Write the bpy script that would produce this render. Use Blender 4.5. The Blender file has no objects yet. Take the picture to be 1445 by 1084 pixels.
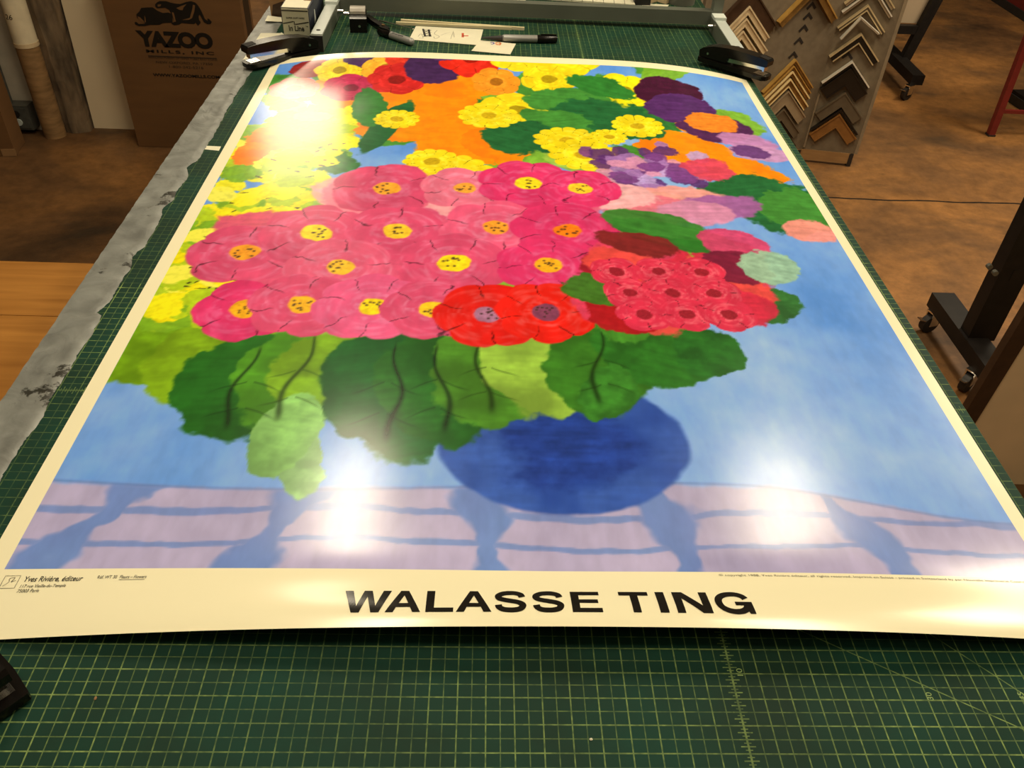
import bpy, bmesh, math, random
import numpy as np
from mathutils import Vector, Matrix

random.seed(5)
C = bpy.context.scene.collection
sc = bpy.context.scene
sc.view_settings.view_transform = 'Standard'
sc.view_settings.look = 'None'

# ------------------------------------------------------------------ camera
# table frame in cm: x right, y away, z up, z = 0 on the cutting mat (90 cm over the floor)
H0, FPX = 69.927, 1179.87
R = np.array([[0.99883201, -0.01820225, 0.04475809],
              [-0.02248117, 0.64487834, 0.76395453],
              [0.04276921, 0.76406846, -0.64371592]])
CAM = np.array([0, 0, H0])

def W(x, y, z):
    return Vector((x / 100, y / 100, (z + 90) / 100))

def ray(px, py):
    return np.array([(px - 722.5) / FPX, -(py - 542) / FPX, 1.0]) @ R

def on(px, py, z=0.0):            # point on the horizontal plane z
    d = ray(px, py); return d * ((z - H0) / d[2]) + CAM

def atY(px, py, Y):               # point on the vertical plane y = Y
    d = ray(px, py); return d * (Y / d[1]) + CAM

def onplane(px, py, P0, a):       # (s, t) on a vertical panel through P0 with direction a
    d = ray(px, py); n = np.array([-math.sin(a), math.cos(a), 0])
    X = d * ((n @ (P0 - CAM)) / (n @ d)) + CAM
    return float((X - P0) @ np.array([math.cos(a), math.sin(a), 0])), float(X[2])

cd = bpy.data.cameras.new('camera'); cam = bpy.data.objects.new('camera', cd); C.objects.link(cam)
cd.sensor_fit = 'HORIZONTAL'; cd.sensor_width = 36.0; cd.lens = 36.0 * FPX / 1445
cd.clip_start = 0.02
r_, u_, f_ = R
cam.matrix_world = Matrix(((r_[0], u_[0], -f_[0], 0), (r_[1], u_[1], -f_[1], 0), (r_[2], u_[2], -f_[2], (H0 + 90) / 100), (0, 0, 0, 1)))
sc.camera = cam

# ------------------------------------------------------------------ materials
def lin(c):
    return [((v / 255) / 12.92 if v / 255 <= 0.04045 else ((v / 255 + 0.055) / 1.055) ** 2.4) for v in c]

LIGHT = (1.02, 0.88, 0.66)
def alb(r, g, b, k=1.0):
    return tuple(min(0.92, max(0.004, v * k / l)) for v, l in zip(lin((r, g, b)), LIGHT))

def newmat(name):
    m = bpy.data.materials.new(name); m.use_nodes = True
    nt = m.node_tree; b = nt.nodes['Principled BSDF']
    return m, nt, b

def nd(nt, typ, **kw):
    n = nt.nodes.new(typ)
    for k, v in kw.items():
        setattr(n, k, v)
    return n

def mat(name, col, rough=0.5, metal=0.0, var=0.12, scale=30.0, bump=0.0, spec=0.5, stretch=(1, 1, 1), detail=4, coat=0.0):
    """plain procedural material: base colour broken up by object-space noise"""
    m, nt, b = newmat(name)
    tc = nd(nt, 'ShaderNodeTexCoord'); mp = nd(nt, 'ShaderNodeMapping'); mp.inputs['Scale'].default_value = stretch
    nz = nd(nt, 'ShaderNodeTexNoise'); nz.inputs['Scale'].default_value = scale; nz.inputs['Detail'].default_value = detail
    cr = nd(nt, 'ShaderNodeValToRGB')
    cr.color_ramp.elements[0].position = 0.3; cr.color_ramp.elements[1].position = 0.7
    cr.color_ramp.elements[0].color = [*(c * (1 - var) for c in col), 1]
    cr.color_ramp.elements[1].color = [*(min(1, c * (1 + var)) for c in col), 1]
    nt.links.new(tc.outputs['Object'], mp.inputs['Vector']); nt.links.new(mp.outputs['Vector'], nz.inputs['Vector'])
    nt.links.new(nz.outputs['Fac'], cr.inputs['Fac']); nt.links.new(cr.outputs['Color'], b.inputs['Base Color'])
    b.inputs['Roughness'].default_value = rough; b.inputs['Metallic'].default_value = metal
    b.inputs['Specular IOR Level'].default_value = spec; b.inputs['Coat Weight'].default_value = coat
    if bump:
        bp = nd(nt, 'ShaderNodeBump'); bp.inputs['Strength'].default_value = bump; bp.inputs['Distance'].default_value = 0.004
        nt.links.new(nz.outputs['Fac'], bp.inputs['Height']); nt.links.new(bp.outputs['Normal'], b.inputs['Normal'])
    return m

def math_(nt, op, a, b=None, c=None):
    n = nd(nt, 'ShaderNodeMath', operation=op)
    for i, v in enumerate((a, b, c)):
        if v is None: continue
        if isinstance(v, (int, float)): n.inputs[i].default_value = v
        else: nt.links.new(v, n.inputs[i])
    return n.outputs[0]

def mixc(nt, fac, a, b):
    n = nd(nt, 'ShaderNodeMix', data_type='RGBA')
    for s, v in ((0, fac), (6, a), (7, b)):
        if isinstance(v, (int, float)): n.inputs[s].default_value = v
        elif isinstance(v, (tuple, list)): n.inputs[s].default_value = (*v[:3], 1)
        else: nt.links.new(v, n.inputs[s])
    return n.outputs[2]

def mat_mat():
    m, nt, b = newmat('cutting mat vinyl')
    tc = nd(nt, 'ShaderNodeTexCoord'); sp = nd(nt, 'ShaderNodeSeparateXYZ'); nt.links.new(tc.outputs['Object'], sp.inputs[0])
    X = math_(nt, 'MULTIPLY', sp.outputs[0], 100.0); Y = math_(nt, 'MULTIPLY', sp.outputs[1], 100.0)
    nz = nd(nt, 'ShaderNodeTexNoise'); nz.inputs['Scale'].default_value = 9; nz.inputs['Detail'].default_value = 6
    nt.links.new(tc.outputs['Object'], nz.inputs['Vector'])
    base = nd(nt, 'ShaderNodeValToRGB'); e = base.color_ramp.elements
    e[0].position = .32; e[1].position = .68
    e[0].color = (*alb(22, 44, 27), 1); e[1].color = (*alb(17, 55, 37), 1)
    nt.links.new(nz.outputs['Fac'], base.inputs['Fac'])
    # scuffs
    sc_ = nd(nt, 'ShaderNodeTexNoise'); sc_.inputs['Scale'].default_value = 2.2; sc_.inputs['Detail'].default_value = 3
    nt.links.new(tc.outputs['Object'], sc_.inputs['Vector'])
    wear = nd(nt, 'ShaderNodeMapRange'); wear.inputs[1].default_value = .35; wear.inputs[2].default_value = .75
    wear.inputs[3].default_value = .30; wear.inputs[4].default_value = .95
    fn = nd(nt, 'ShaderNodeTexNoise'); fn.inputs['Scale'].default_value = 130; nt.links.new(tc.outputs['Object'], fn.inputs['Vector'])
    nt.links.new(fn.outputs['Fac'], wear.inputs[0])
    def lines(V, off, step, half):
        d = math_(nt, 'PINGPONG', math_(nt, 'SUBTRACT', V, off), step / 2)
        return math_(nt, 'LESS_THAN', d, half)
    fac = None
    for V, off in ((X, -36.6056), (Y, 41.787)):
        major = lines(V, off, 2.54, 0.062); minor = lines(V, off, 1.27, 0.048)
        v = math_(nt, 'MAXIMUM', math_(nt, 'MULTIPLY', major, 0.9), math_(nt, 'MULTIPLY', minor, 0.55))
        fac = v if fac is None else math_(nt, 'MAXIMUM', fac, v)
    # rulers with eighth inch ticks: one along y at x = 24.35, one along x at y = 79.6
    for A, Bv, off, tick in ((X, Y, 24.354, 41.787), (Y, X, 79.887, -36.6056)):
        d = math_(nt, 'ABSOLUTE', math_(nt, 'SUBTRACT', A, off))
        core = math_(nt, 'LESS_THAN', d, 0.09)
        t1 = math_(nt, 'MULTIPLY', lines(Bv, tick, 0.3175, 0.045), math_(nt, 'LESS_THAN', d, 0.32))
        t2 = math_(nt, 'MULTIPLY', lines(Bv, tick, 0.635, 0.055), math_(nt, 'LESS_THAN', d, 0.66))
        v = math_(nt, 'MAXIMUM', core, math_(nt, 'MAXIMUM', t1, t2))
        fac = math_(nt, 'MAXIMUM', fac, math_(nt, 'MULTIPLY', v, 0.95))
    # 30 and 45 degree guide lines
    for px, py, deg in ((34.58, 45.18, -29.8), (46.09, 45.3, -45.0)):
        a = math.radians(deg)
        d = math_(nt, 'ABSOLUTE', math_(nt, 'ADD', math_(nt, 'MULTIPLY', math_(nt, 'SUBTRACT', X, px), -math.sin(a)),
                                       math_(nt, 'MULTIPLY', math_(nt, 'SUBTRACT', Y, py), math.cos(a))))
        v = math_(nt, 'MULTIPLY', math_(nt, 'LESS_THAN', d, 0.055), math_(nt, 'GREATER_THAN', X, 20.0))
        fac = math_(nt, 'MAXIMUM', fac, math_(nt, 'MULTIPLY', v, 0.85))
    fac = math_(nt, 'MULTIPLY', fac, wear.outputs[0])
    rub = nd(nt, 'ShaderNodeMapRange'); rub.inputs[1].default_value = .38; rub.inputs[2].default_value = .60
    rub.inputs[3].default_value = .35; rub.inputs[4].default_value = 1.0
    nt.links.new(sc_.outputs['Fac'], rub.inputs[0]); fac = math_(nt, 'MULTIPLY', fac, rub.outputs[0])
    # rubbed smooth along the far left strip where blades and tape run
    smooth_ = math_(nt, 'MULTIPLY', math_(nt, 'LESS_THAN', X, -46.0), math_(nt, 'GREATER_THAN', Y, 104.0))
    fac = math_(nt, 'MULTIPLY', fac, math_(nt, 'SUBTRACT', 1.0, math_(nt, 'MULTIPLY', smooth_, .62)))
    col = mixc(nt, fac, base.outputs['Color'], alb(150, 165, 80))
    nt.links.new(col, b.inputs['Base Color'])
    b.inputs['Roughness'].default_value = 0.6; b.inputs['Specular IOR Level'].default_value = 0.15
    bp = nd(nt, 'ShaderNodeBump'); bp.inputs['Strength'].default_value = .08; bp.inputs['Distance'].default_value = .002
    nt.links.new(fn.outputs['Fac'], bp.inputs['Height']); nt.links.new(bp.outputs['Normal'], b.inputs['Normal'])
    return m

def mat_tape():
    m, nt, b = newmat('silver duct tape')
    tc = nd(nt, 'ShaderNodeTexCoord')
    n1 = nd(nt, 'ShaderNodeTexNoise'); n1.inputs['Scale'].default_value = 26; n1.inputs['Detail'].default_value = 5; n1.inputs['Distortion'].default_value = .6
    n2 = nd(nt, 'ShaderNodeTexNoise'); n2.inputs['Scale'].default_value = 7; n2.inputs['Detail'].default_value = 8; n2.inputs['Roughness'].default_value = .7
    nt.links.new(tc.outputs['Object'], n1.inputs['Vector']); nt.links.new(tc.outputs['Object'], n2.inputs['Vector'])
    cr = nd(nt, 'ShaderNodeValToRGB'); e = cr.color_ramp.elements
    e[0].position = .3; e[0].color = (*alb(104, 99, 83), 1); e[1].position = .75; e[1].color = (*alb(142, 136, 115), 1)
    nt.links.new(n1.outputs['Fac'], cr.inputs['Fac'])
    tear = nd(nt, 'ShaderNodeValToRGB'); e = tear.color_ramp.elements
    e[0].position = .375; e[0].color = (1, 1, 1, 1); e[1].position = .40; e[1].color = (0, 0, 0, 1)
    nt.links.new(n2.outputs['Fac'], tear.inputs['Fac'])
    col = mixc(nt, tear.outputs['Color'], cr.outputs['Color'], alb(40, 36, 24))
    nt.links.new(col, b.inputs['Base Color'])
    b.inputs['Roughness'].default_value = .45; b.inputs['Metallic'].default_value = .15
    bp = nd(nt, 'ShaderNodeBump'); bp.inputs['Strength'].default_value = .5; bp.inputs['Distance'].default_value = .004
    nt.links.new(n1.outputs['Fac'], bp.inputs['Height']); nt.links.new(bp.outputs['Normal'], b.inputs['Normal'])
    return m

def mat_floor():
    m, nt, b = newmat('stained concrete floor')
    tc = nd(nt, 'ShaderNodeTexCoord'); sp = nd(nt, 'ShaderNodeSeparateXYZ'); nt.links.new(tc.outputs['Object'], sp.inputs[0])
    n1 = nd(nt, 'ShaderNodeTexNoise'); n1.inputs['Scale'].default_value = 1.5; n1.inputs['Detail'].default_value = 8; n1.inputs['Roughness'].default_value = .62; n1.inputs['Distortion'].default_value = .5
    mp = nd(nt, 'ShaderNodeMapping'); mp.inputs['Scale'].default_value = (.9, 1.25, 1); mp.inputs['Location'].default_value = (4.1, 2.3, 0)
    nt.links.new(tc.outputs['Object'], mp.inputs['Vector']); nt.links.new(mp.outputs['Vector'], n1.inputs['Vector'])
    cr = nd(nt, 'ShaderNodeValToRGB'); e = cr.color_ramp.elements
    e[0].position = .3; e[0].color = (.060, .034, .017, 1); e[1].position = .72; e[1].color = (.40, .185, .055, 1)
    el = e.new(.46); el.color = (.165, .082, .032, 1); el = e.new(.58); el.color = (.26, .122, .038, 1)
    nt.links.new(n1.outputs['Fac'], cr.inputs['Fac'])
    n2 = nd(nt, 'ShaderNodeTexNoise'); n2.inputs['Scale'].default_value = 3.4; n2.inputs['Detail'].default_value = 4
    mp2 = nd(nt, 'ShaderNodeMapping'); mp2.inputs['Scale'].default_value = (.75, 1.45, 1)
    nt.links.new(tc.outputs['Object'], mp2.inputs['Vector']); nt.links.new(mp2.outputs['Vector'], n2.inputs['Vector'])
    st = nd(nt, 'ShaderNodeValToRGB'); e = st.color_ramp.elements
    e[0].position = .60; e[0].color = (0, 0, 0, 1); e[1].position = .74; e[1].color = (.75, .75, .75, 1)
    nt.links.new(n2.outputs['Fac'], st.inputs['Fac'])
    col = mixc(nt, st.outputs['Color'], cr.outputs['Color'], (.058, .04, .024))
    # control joint across the right hand side
    wob = math_(nt, 'MULTIPLY', math_(nt, 'SUBTRACT', n2.outputs['Fac'], .5), .05)
    d = math_(nt, 'ABSOLUTE', math_(nt, 'SUBTRACT', math_(nt, 'ADD', sp.outputs[1], wob), 3.155))
    jt = math_(nt, 'MULTIPLY', math_(nt, 'LESS_THAN', d, .006), math_(nt, 'GREATER_THAN', sp.outputs[0], 1.2))
    col = mixc(nt, jt, col, (.012, .008, .005))
    n3 = nd(nt, 'ShaderNodeTexNoise'); n3.inputs['Scale'].default_value = 16; n3.inputs['Detail'].default_value = 8; n3.inputs['Roughness'].default_value = .75
    nt.links.new(tc.outputs['Object'], n3.inputs['Vector'])
    mr = nd(nt, 'ShaderNodeMapRange'); mr.inputs[1].default_value = .3; mr.inputs[2].default_value = .7; mr.inputs[3].default_value = .66; mr.inputs[4].default_value = 1.3
    nt.links.new(n3.outputs['Fac'], mr.inputs[0])
    mu = nd(nt, 'ShaderNodeMix', data_type='RGBA', blend_type='MULTIPLY'); mu.inputs[0].default_value = 1
    nt.links.new(col, mu.inputs[6]); nt.links.new(mr.outputs[0], mu.inputs[7])
    nt.links.new(mu.outputs[2], b.inputs['Base Color']); b.inputs['Roughness'].default_value = .5
    b.inputs['Specular IOR Level'].default_value = .3
    return m

def mat_wood(name, c0, c1, scale=6, stretch=(1, 12, 12), rough=.4, spec=.4):
    m, nt, b = newmat(name)
    tc = nd(nt, 'ShaderNodeTexCoord'); mp = nd(nt, 'ShaderNodeMapping'); mp.inputs['Scale'].default_value = stretch
    nz = nd(nt, 'ShaderNodeTexNoise'); nz.inputs['Scale'].default_value = scale; nz.inputs['Detail'].default_value = 7; nz.inputs['Distortion'].default_value = .4
    cr = nd(nt, 'ShaderNodeValToRGB'); e = cr.color_ramp.elements
    e[0].position = .3; e[0].color = (*c0, 1); e[1].position = .7; e[1].color = (*c1, 1)
    nt.links.new(tc.outputs['Object'], mp.inputs['Vector']); nt.links.new(mp.outputs['Vector'], nz.inputs['Vector'])
    nt.links.new(nz.outputs['Fac'], cr.inputs['Fac']); nt.links.new(cr.outputs['Color'], b.inputs['Base Color'])
    b.inputs['Roughness'].default_value = rough; b.inputs['Specular IOR Level'].default_value = spec
    return m

M = {}
M['mat'] = mat_mat(); M['tape'] = mat_tape(); M['floor'] = mat_floor()
M['black'] = mat('black enamel', (.007, .006, .005), .22, var=.2, spec=.28)
M['blackmat'] = mat('matt black rubber', (.016, .013, .011), .6, var=.25)
M['blacksteel'] = mat('black painted steel', (.009, .007, .006), .55, var=.3, spec=.25)
M['chrome'] = mat('bright steel', (.75, .73, .68), .2, metal=1, var=.05)
M['satin'] = mat('satin steel', (.55, .52, .45), .35, metal=.6, var=.1)
M['galv'] = mat('grey anodised metal', alb(98, 96, 74), .5, metal=.1, var=.08, scale=12)
M['galvtop'] = mat('pale grey rail', alb(182, 178, 152), .42, metal=.05, var=.06, scale=12)
M['whiteplastic'] = mat('off-white plastic', alb(200, 195, 165), .5, var=.05)
M['paper'] = mat('white paper', alb(222, 205, 158), .6, var=.04)
M['label'] = mat('grey white printed label', alb(178, 165, 124), .55, var=.04)
M['ink'] = mat('black ink', (.010, .009, .007), .4, var=.1)
M['inkposter'] = mat('glossy black printing ink', (.012, .011, .009), .16, var=.1)
M['inkgrey'] = mat('grey ink', alb(110, 100, 75), .5, var=.1)
M['inkbrown'] = mat('faint black ink on brown board', (.040, .022, .008), .7, var=.15)
M['orange'] = mat('orange ink', alb(215, 110, 40), .5)
M['redink'] = mat('red crayon', alb(190, 70, 35), .6)
M['purple'] = mat('violet ink', alb(90, 70, 130), .5)
M['navy'] = mat('dark navy board', alb(30, 33, 42), .5, var=.15)
M['card'] = mat('brown corrugated board', (.150, .070, .020), .75, var=.10, scale=5, stretch=(1, 1, 6))
M['cardlight'] = mat('tan corrugated board', (.27, .15, .06), .75, var=.12, scale=8)
M['foam'] = mat('white foam board', (.88, .74, .50), .7, var=.04, scale=4)
M['plaster'] = mat('old white plaster', (.55, .49, .38), .85, var=.25, scale=5, bump=.3, detail=8)
M['walls'] = mat('grey brown wall paint', (.20, .16, .11), .85, var=.12, scale=3)
M['ceil'] = mat('ceiling paint', (.42, .38, .30), .9, var=.05, scale=3)
M['pipewhite'] = mat('white pipe lagging', (.80, .70, .48), .8, var=.10, scale=20, bump=.15)
M['pipebrown'] = mat('brown pipe wrap', (.27, .155, .06), .8, var=.3, scale=16, bump=.2, stretch=(1, 1, 4))
M['post'] = mat('rough old timber with flaking paint', (.15, .105, .06), .9, var=.75, scale=9, bump=.6, stretch=(2.4, 2.4, .6), detail=8)
M['conduit'] = mat('dull grey conduit', (.12, .12, .10), .5, metal=.4, var=.2)
M['desk'] = mat_wood('orange brown wood grain', alb(150, 92, 32), alb(182, 118, 46), 3.5, (1, 14, 14), .45, .25)
M['table'] = mat_wood('plain table timber', (.2, .13, .07), (.26, .17, .09))
M['carpet'] = mat('taupe display fabric', (.175, .135, .085), .95, var=.12, scale=40, bump=.1)
M['carpetlight'] = mat('pale worn fabric edge', (.26, .20, .125), .95, var=.12, scale=30)
M['palewood'] = mat_wood('pale wood', alb(205, 180, 120), alb(230, 205, 150), 8, (1, 20, 20), .5)
M['tanwood'] = mat_wood('light brown plank', (.30, .17, .07), (.38, .22, .09), 6)
M['gold'] = mat('gold leaf moulding', (.52, .30, .07), .4, metal=.3, var=.15)
M['glintgold'] = mat('gold edge with painted glint', (.90, .70, .34), .45, metal=.2, var=.1)  # light glints on the gold lips, painted as a paler colour
M['golddark'] = mat('dark gold moulding', (.24, .13, .035), .4, metal=.4, var=.3)
M['brass'] = mat('brass', (.75, .48, .18), .25, metal=1)
M['silver'] = mat('silver leaf moulding', (.88, .84, .72), .35, metal=.3, var=.1)
M['champagne'] = mat('champagne moulding', (.66, .52, .29), .4, metal=.3, var=.12)
M['cream'] = mat_wood('bleached wood moulding', (.60, .46, .27), (.72, .57, .35), 10, (3, 3, 3), .5)
M['beige'] = mat('greige moulding', (.30, .22, .13), .6, var=.12)
M['greybrown'] = mat('grey brown moulding', (.115, .085, .05), .6, var=.15)
M['darkbrown'] = mat_wood('dark walnut moulding', (.04, .02, .011), (.065, .033, .017), 10, (3, 3, 3), .4)
M['rust'] = mat_wood('orange brown moulding', (.22, .095, .022), (.29, .13, .033), 10, (3, 3, 3), .45)
M['blackmould'] = mat('black lacquer moulding', (.010, .008, .007), .3, var=.2)
M['red'] = mat('dark red painted steel', (.16, .014, .011), .45, var=.15)
M['kraft'] = mat('tan kraft backing paper', (.86, .66, .39), .8, var=.06, scale=6)
M['panelwhite'] = mat('off-white board', (.43, .33, .22), .8, var=.05, scale=3)
M['sharpie'] = mat('grey marker barrel', (.30, .30, .28), .35, metal=.3, var=.05)
M['scrub'] = mat('graphite scribble', (.035, .033, .028), .7)

# ------------------------------------------------------------------ mesh helpers (local units: cm)
def obj(name, bm, m, parent=None, loc=None, rotz=0.0, smooth=False, bevel=0.0, props=None):
    if bevel:
        bmesh.ops.bevel(bm, geom=[e for e in bm.edges if len(e.link_faces) == 2 and e.calc_face_angle(0) > .6],
                        offset=bevel, segments=2, affect='EDGES', profile=.6)
    bmesh.ops.recalc_face_normals(bm, faces=bm.faces)
    bmesh.ops.scale(bm, vec=(.01, .01, .01), verts=bm.verts)
    me = bpy.data.meshes.new(name); bm.to_mesh(me); bm.free()
    if smooth:
        for p in me.polygons: p.use_smooth = True
        me.set_sharp_from_angle(angle=math.radians(40))
    for mm in (m if isinstance(m, (list, tuple)) else [m]): me.materials.append(mm)
    o = bpy.data.objects.new(name, me); C.objects.link(o)
    if parent is not None: o.parent = parent
    if loc is not None: o.location = loc
    if rotz: o.rotation_euler = (0, 0, rotz)
    for k, v in (props or {}).items(): o[k] = v
    return o

def thing(name, label, cat, loc=(0, 0, 0), rotz=0.0, group=None):
    o = bpy.data.objects.new(name, None); C.objects.link(o); o.empty_display_size = .05
    o.location = loc; o.rotation_euler = (0, 0, rotz); o['label'] = label; o['category'] = cat
    if group: o['group'] = group
    return o

def tag(o, label, cat, group=None):
    o['label'] = label; o['category'] = cat
    if group: o['group'] = group
    return o

def struct(name, bm, m):
    o = obj(name, bm, m); o['kind'] = 'structure'; return o

def BM(): return bmesh.new()

def box(bm, x0, x1, y0, y1, z0, z1, Mx=None):
    v = [bm.verts.new((x, y, z)) for x in (x0, x1) for y in (y0, y1) for z in (z0, z1)]
    for f in ((0, 1, 3, 2), (4, 6, 7, 5), (0, 4, 5, 1), (2, 3, 7, 6), (0, 2, 6, 4), (1, 5, 7, 3)):
        bm.faces.new([v[i] for i in f])
    if Mx is not None: bmesh.ops.transform(bm, matrix=Mx, verts=v)
    return v

def prism(bm, pts, axis, a, b):
    """extrude a 2D polygon along an axis ('x','y','z') from a to b"""
    def P(p, t):
        return {'x': (t, p[0], p[1]), 'y': (p[0], t, p[1]), 'z': (p[0], p[1], t)}[axis]
    lo = [bm.verts.new(P(p, a)) for p in pts]; hi = [bm.verts.new(P(p, b)) for p in pts]
    n = len(pts)
    bm.faces.new(lo); bm.faces.new(hi[::-1])
    for i in range(n): bm.faces.new((lo[i], hi[i], hi[(i + 1) % n], lo[(i + 1) % n]))
    return lo + hi

def tube(bm, a, b, ra, rb=None, seg=20, caps=True):
    a = Vector(a); b = Vector(b); rb = ra if rb is None else rb
    d = (b - a).normalized(); q = d.to_track_quat('Z', 'Y')
    A, B = [], []
    for i in range(seg):
        t = 2 * math.pi * i / seg; o = q @ Vector((math.cos(t), math.sin(t), 0))
        A.append(bm.verts.new(a + o * ra)); B.append(bm.verts.new(b + o * rb))
    for i in range(seg): bm.faces.new((A[i], A[(i + 1) % seg], B[(i + 1) % seg], B[i]))
    if caps: bm.faces.new(A[::-1]); bm.faces.new(B)

def lathe_x(bm, prof, seg=20):
    """prof: list of (x, r) turned about the x axis"""
    rings = []
    for x, r in prof:
        rings.append([bm.verts.new((x, r * math.cos(2 * math.pi * i / seg), r * math.sin(2 * math.pi * i / seg))) for i in range(seg)])
    for A, B in zip(rings, rings[1:]):
        for i in range(seg): bm.faces.new((A[i], A[(i + 1) % seg], B[(i + 1) % seg], B[i]))
    bm.faces.new(rings[0][::-1]); bm.faces.new(rings[-1])

def bar(bm, a, b, w, hgt, up=(0, 0, 1)):
    """square-section bar between two points"""
    a = Vector(a); b = Vector(b); d = (b - a).normalized(); s = d.cross(Vector(up)).normalized(); u = s.cross(d)
    q = []
    for p in (a, b):
        q.append([bm.verts.new(p + s * sx * w / 2 + u * sz * hgt / 2) for sx, sz in ((-1, -1), (1, -1), (1, 1), (-1, 1))])
    A, B = q
    bm.faces.new(A[::-1]); bm.faces.new(B)
    for i in range(4): bm.faces.new((A[i], A[(i + 1) % 4], B[(i + 1) % 4], B[i]))

def poly(bm, pts3):
    f = bm.faces.new([bm.verts.new(p) for p in pts3]); return f

def flat_poly(bm, pts2, fn, cuts=0):
    """filled (possibly concave) 2D outline, mapped to 3D with fn"""
    tb = bmesh.new()
    vs = [tb.verts.new((p[0], p[1], 0)) for p in pts2]
    es = [tb.edges.new((vs[i], vs[(i + 1) % len(vs)])) for i in range(len(vs))]
    bmesh.ops.triangle_fill(tb, use_beauty=True, edges=es)
    if cuts: bmesh.ops.subdivide_edges(tb, edges=tb.edges[:], cuts=cuts, use_grid_fill=True)
    for v in tb.verts: v.co = Vector(fn(v.co.x, v.co.y))
    tm = bpy.data.meshes.new('outline'); tb.to_mesh(tm); tb.free(); bm.from_mesh(tm); bpy.data.meshes.remove(tm)

def ribbon(bm, pts, w, fn=None):
    P = [Vector((p[0], p[1], 0)) for p in pts]; L, Rr = [], []
    for i, p in enumerate(P):
        t = (P[min(i + 1, len(P) - 1)] - P[max(i - 1, 0)]).normalized(); n = Vector((-t.y, t.x, 0))
        ww = w[i] if isinstance(w, (list, tuple)) else w
        a, b_ = p + n * ww / 2, p - n * ww / 2
        if fn: a, b_ = Vector(fn(a.x, a.y)), Vector(fn(b_.x, b_.y))
        L.append(bm.verts.new(a)); Rr.append(bm.verts.new(b_))
    for i in range(len(P) - 1): bm.faces.new((L[i], L[i + 1], Rr[i + 1], Rr[i]))

def spline(pts, n=8):
    out = []; P = [np.array(p, float) for p in pts]; P = [2 * P[0] - P[1]] + P + [2 * P[-1] - P[-2]]
    for i in range(1, len(P) - 2):
        for k in range(n):
            t = k / n; a, b, c, d = P[i - 1], P[i], P[i + 1], P[i + 2]
            out.append(.5 * (2 * b + (c - a) * t + (2 * a - 5 * b + 4 * c - d) * t * t + (3 * b - a - 3 * c + d) * t ** 3))
    out.append(P[-2]); return [tuple(p) for p in out]

def text_bm(s, width=None, height=None, fn=None, offset=0.0, shear=0.0, align='LEFT', spacing=1.0):
    """lettering as a mesh: fitted to width and cap height (cm), then mapped with fn(x, y)"""
    cu = bpy.data.curves.new('lettering', 'FONT'); cu.body = s; cu.size = 1; cu.offset = offset; cu.shear = shear
    cu.space_character = spacing; cu.resolution_u = 4
    o = bpy.data.objects.new('lettering_source', cu); C.objects.link(o)
    bpy.context.view_layer.update()
    me = bpy.data.meshes.new_from_object(o.evaluated_get(bpy.context.evaluated_depsgraph_get()))
    bpy.data.objects.remove(o); bpy.data.curves.remove(cu)
    bm = bmesh.new(); bm.from_mesh(me); bpy.data.meshes.remove(me)
    xs = [v.co.x for v in bm.verts]; ys = [v.co.y for v in bm.verts]
    x0, x1, y0, y1 = min(xs), max(xs), min(ys), max(ys)
    kx = (width / (x1 - x0)) if width else 1; ky = (height / (y1 - y0)) if height else kx
    if width is None: kx = ky
    for v in bm.verts:
        x = (v.co.x - x0) * kx; y = (v.co.y - y0) * ky
        if align == 'CENTER': x -= (x1 - x0) * kx / 2
        v.co = Vector(fn(x, y)) if fn else Vector((x, y, 0))
    return bm

# ------------------------------------------------------------------ the setting
def quad(pts):
    bm = BM(); poly(bm, [Vector(p) for p in pts]); return bm

bm = BM(); box(bm, -330, 520, -160, 780, -4, 0); struct('floor', bm, M['floor'])
bm = BM(); box(bm, -330, -181.8, 355.5, 384, 0, 280); struct('wall_back', bm, M['plaster'])
bm = BM(); box(bm, -181.8, -110, 372, 384, 0, 280); struct('wall_inner', bm, M['plaster'])
bm = BM(); box(bm, -330, 520, 780, 790, 0, 280); struct('wall_far', bm, M['walls'])
bm = BM(); box(bm, -340, -330, -160, 790, 0, 280); struct('wall_left', bm, M['walls'])
bm = BM(); box(bm, 520, 530, -160, 790, 0, 280); struct('wall_right', bm, M['walls'])
bm = BM(); box(bm, -340, 530, -160, 790, 280, 284); struct('ceiling', bm, M['ceil'])
bm = BM(); box(bm, -340, 530, -170, -160, 0, 280); struct('wall_near', bm, M['walls'])

# ------------------------------------------------------------------ workbench, cutting mat, tape
t = thing('workbench', 'wide workbench carrying the green cutting mat', 'workbench', W(0, 0, -90))
bm = BM(); box(bm, -57.4, 63.6, -12, 302, 85.6, 89.7); obj('tabletop', bm, M['table'], t, bevel=.3)
for x in (-52, 58):
    for y in (-6, 296):
        bm = BM(); box(bm, x - 4, x + 4, y - 4, y + 4, 0, 85.6); obj('leg', bm, M['table'], t, bevel=.2)
bm = BM(); box(bm, -52, 58, -8, -5, 72, 85.6); obj('apron', bm, M['table'], t)
bm = BM(); box(bm, -52, 58, 295, 298, 72, 85.6); obj('apron', bm, M['table'], t)

mt = thing('cutting_mat', 'green self-healing cutting mat with pale half-inch grid under the poster', 'cutting mat', W(0, 0, 0))
bm = BM(); box(bm, -57, 63.7, -11.5, 300, -.3, 0); obj('mat_sheet', bm, M['mat'], mt)
gn = mat('pale green printing', alb(140, 156, 78), .6)
for s, (px, py), rot in (('10', (1044, 949), 90), ('30', (1312, 983), 90), ('45', (1442, 983), 90)):
    p = on(px, py); a = math.radians(rot)
    bm = text_bm(s, .75, .55, lambda x, y, p=p, a=a: (p[0] + math.cos(a) * x - math.sin(a) * y + .25, p[1] + math.sin(a) * x + math.cos(a) * y - .35, .012))
    obj('printed_numeral', bm, gn, mt)

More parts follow.
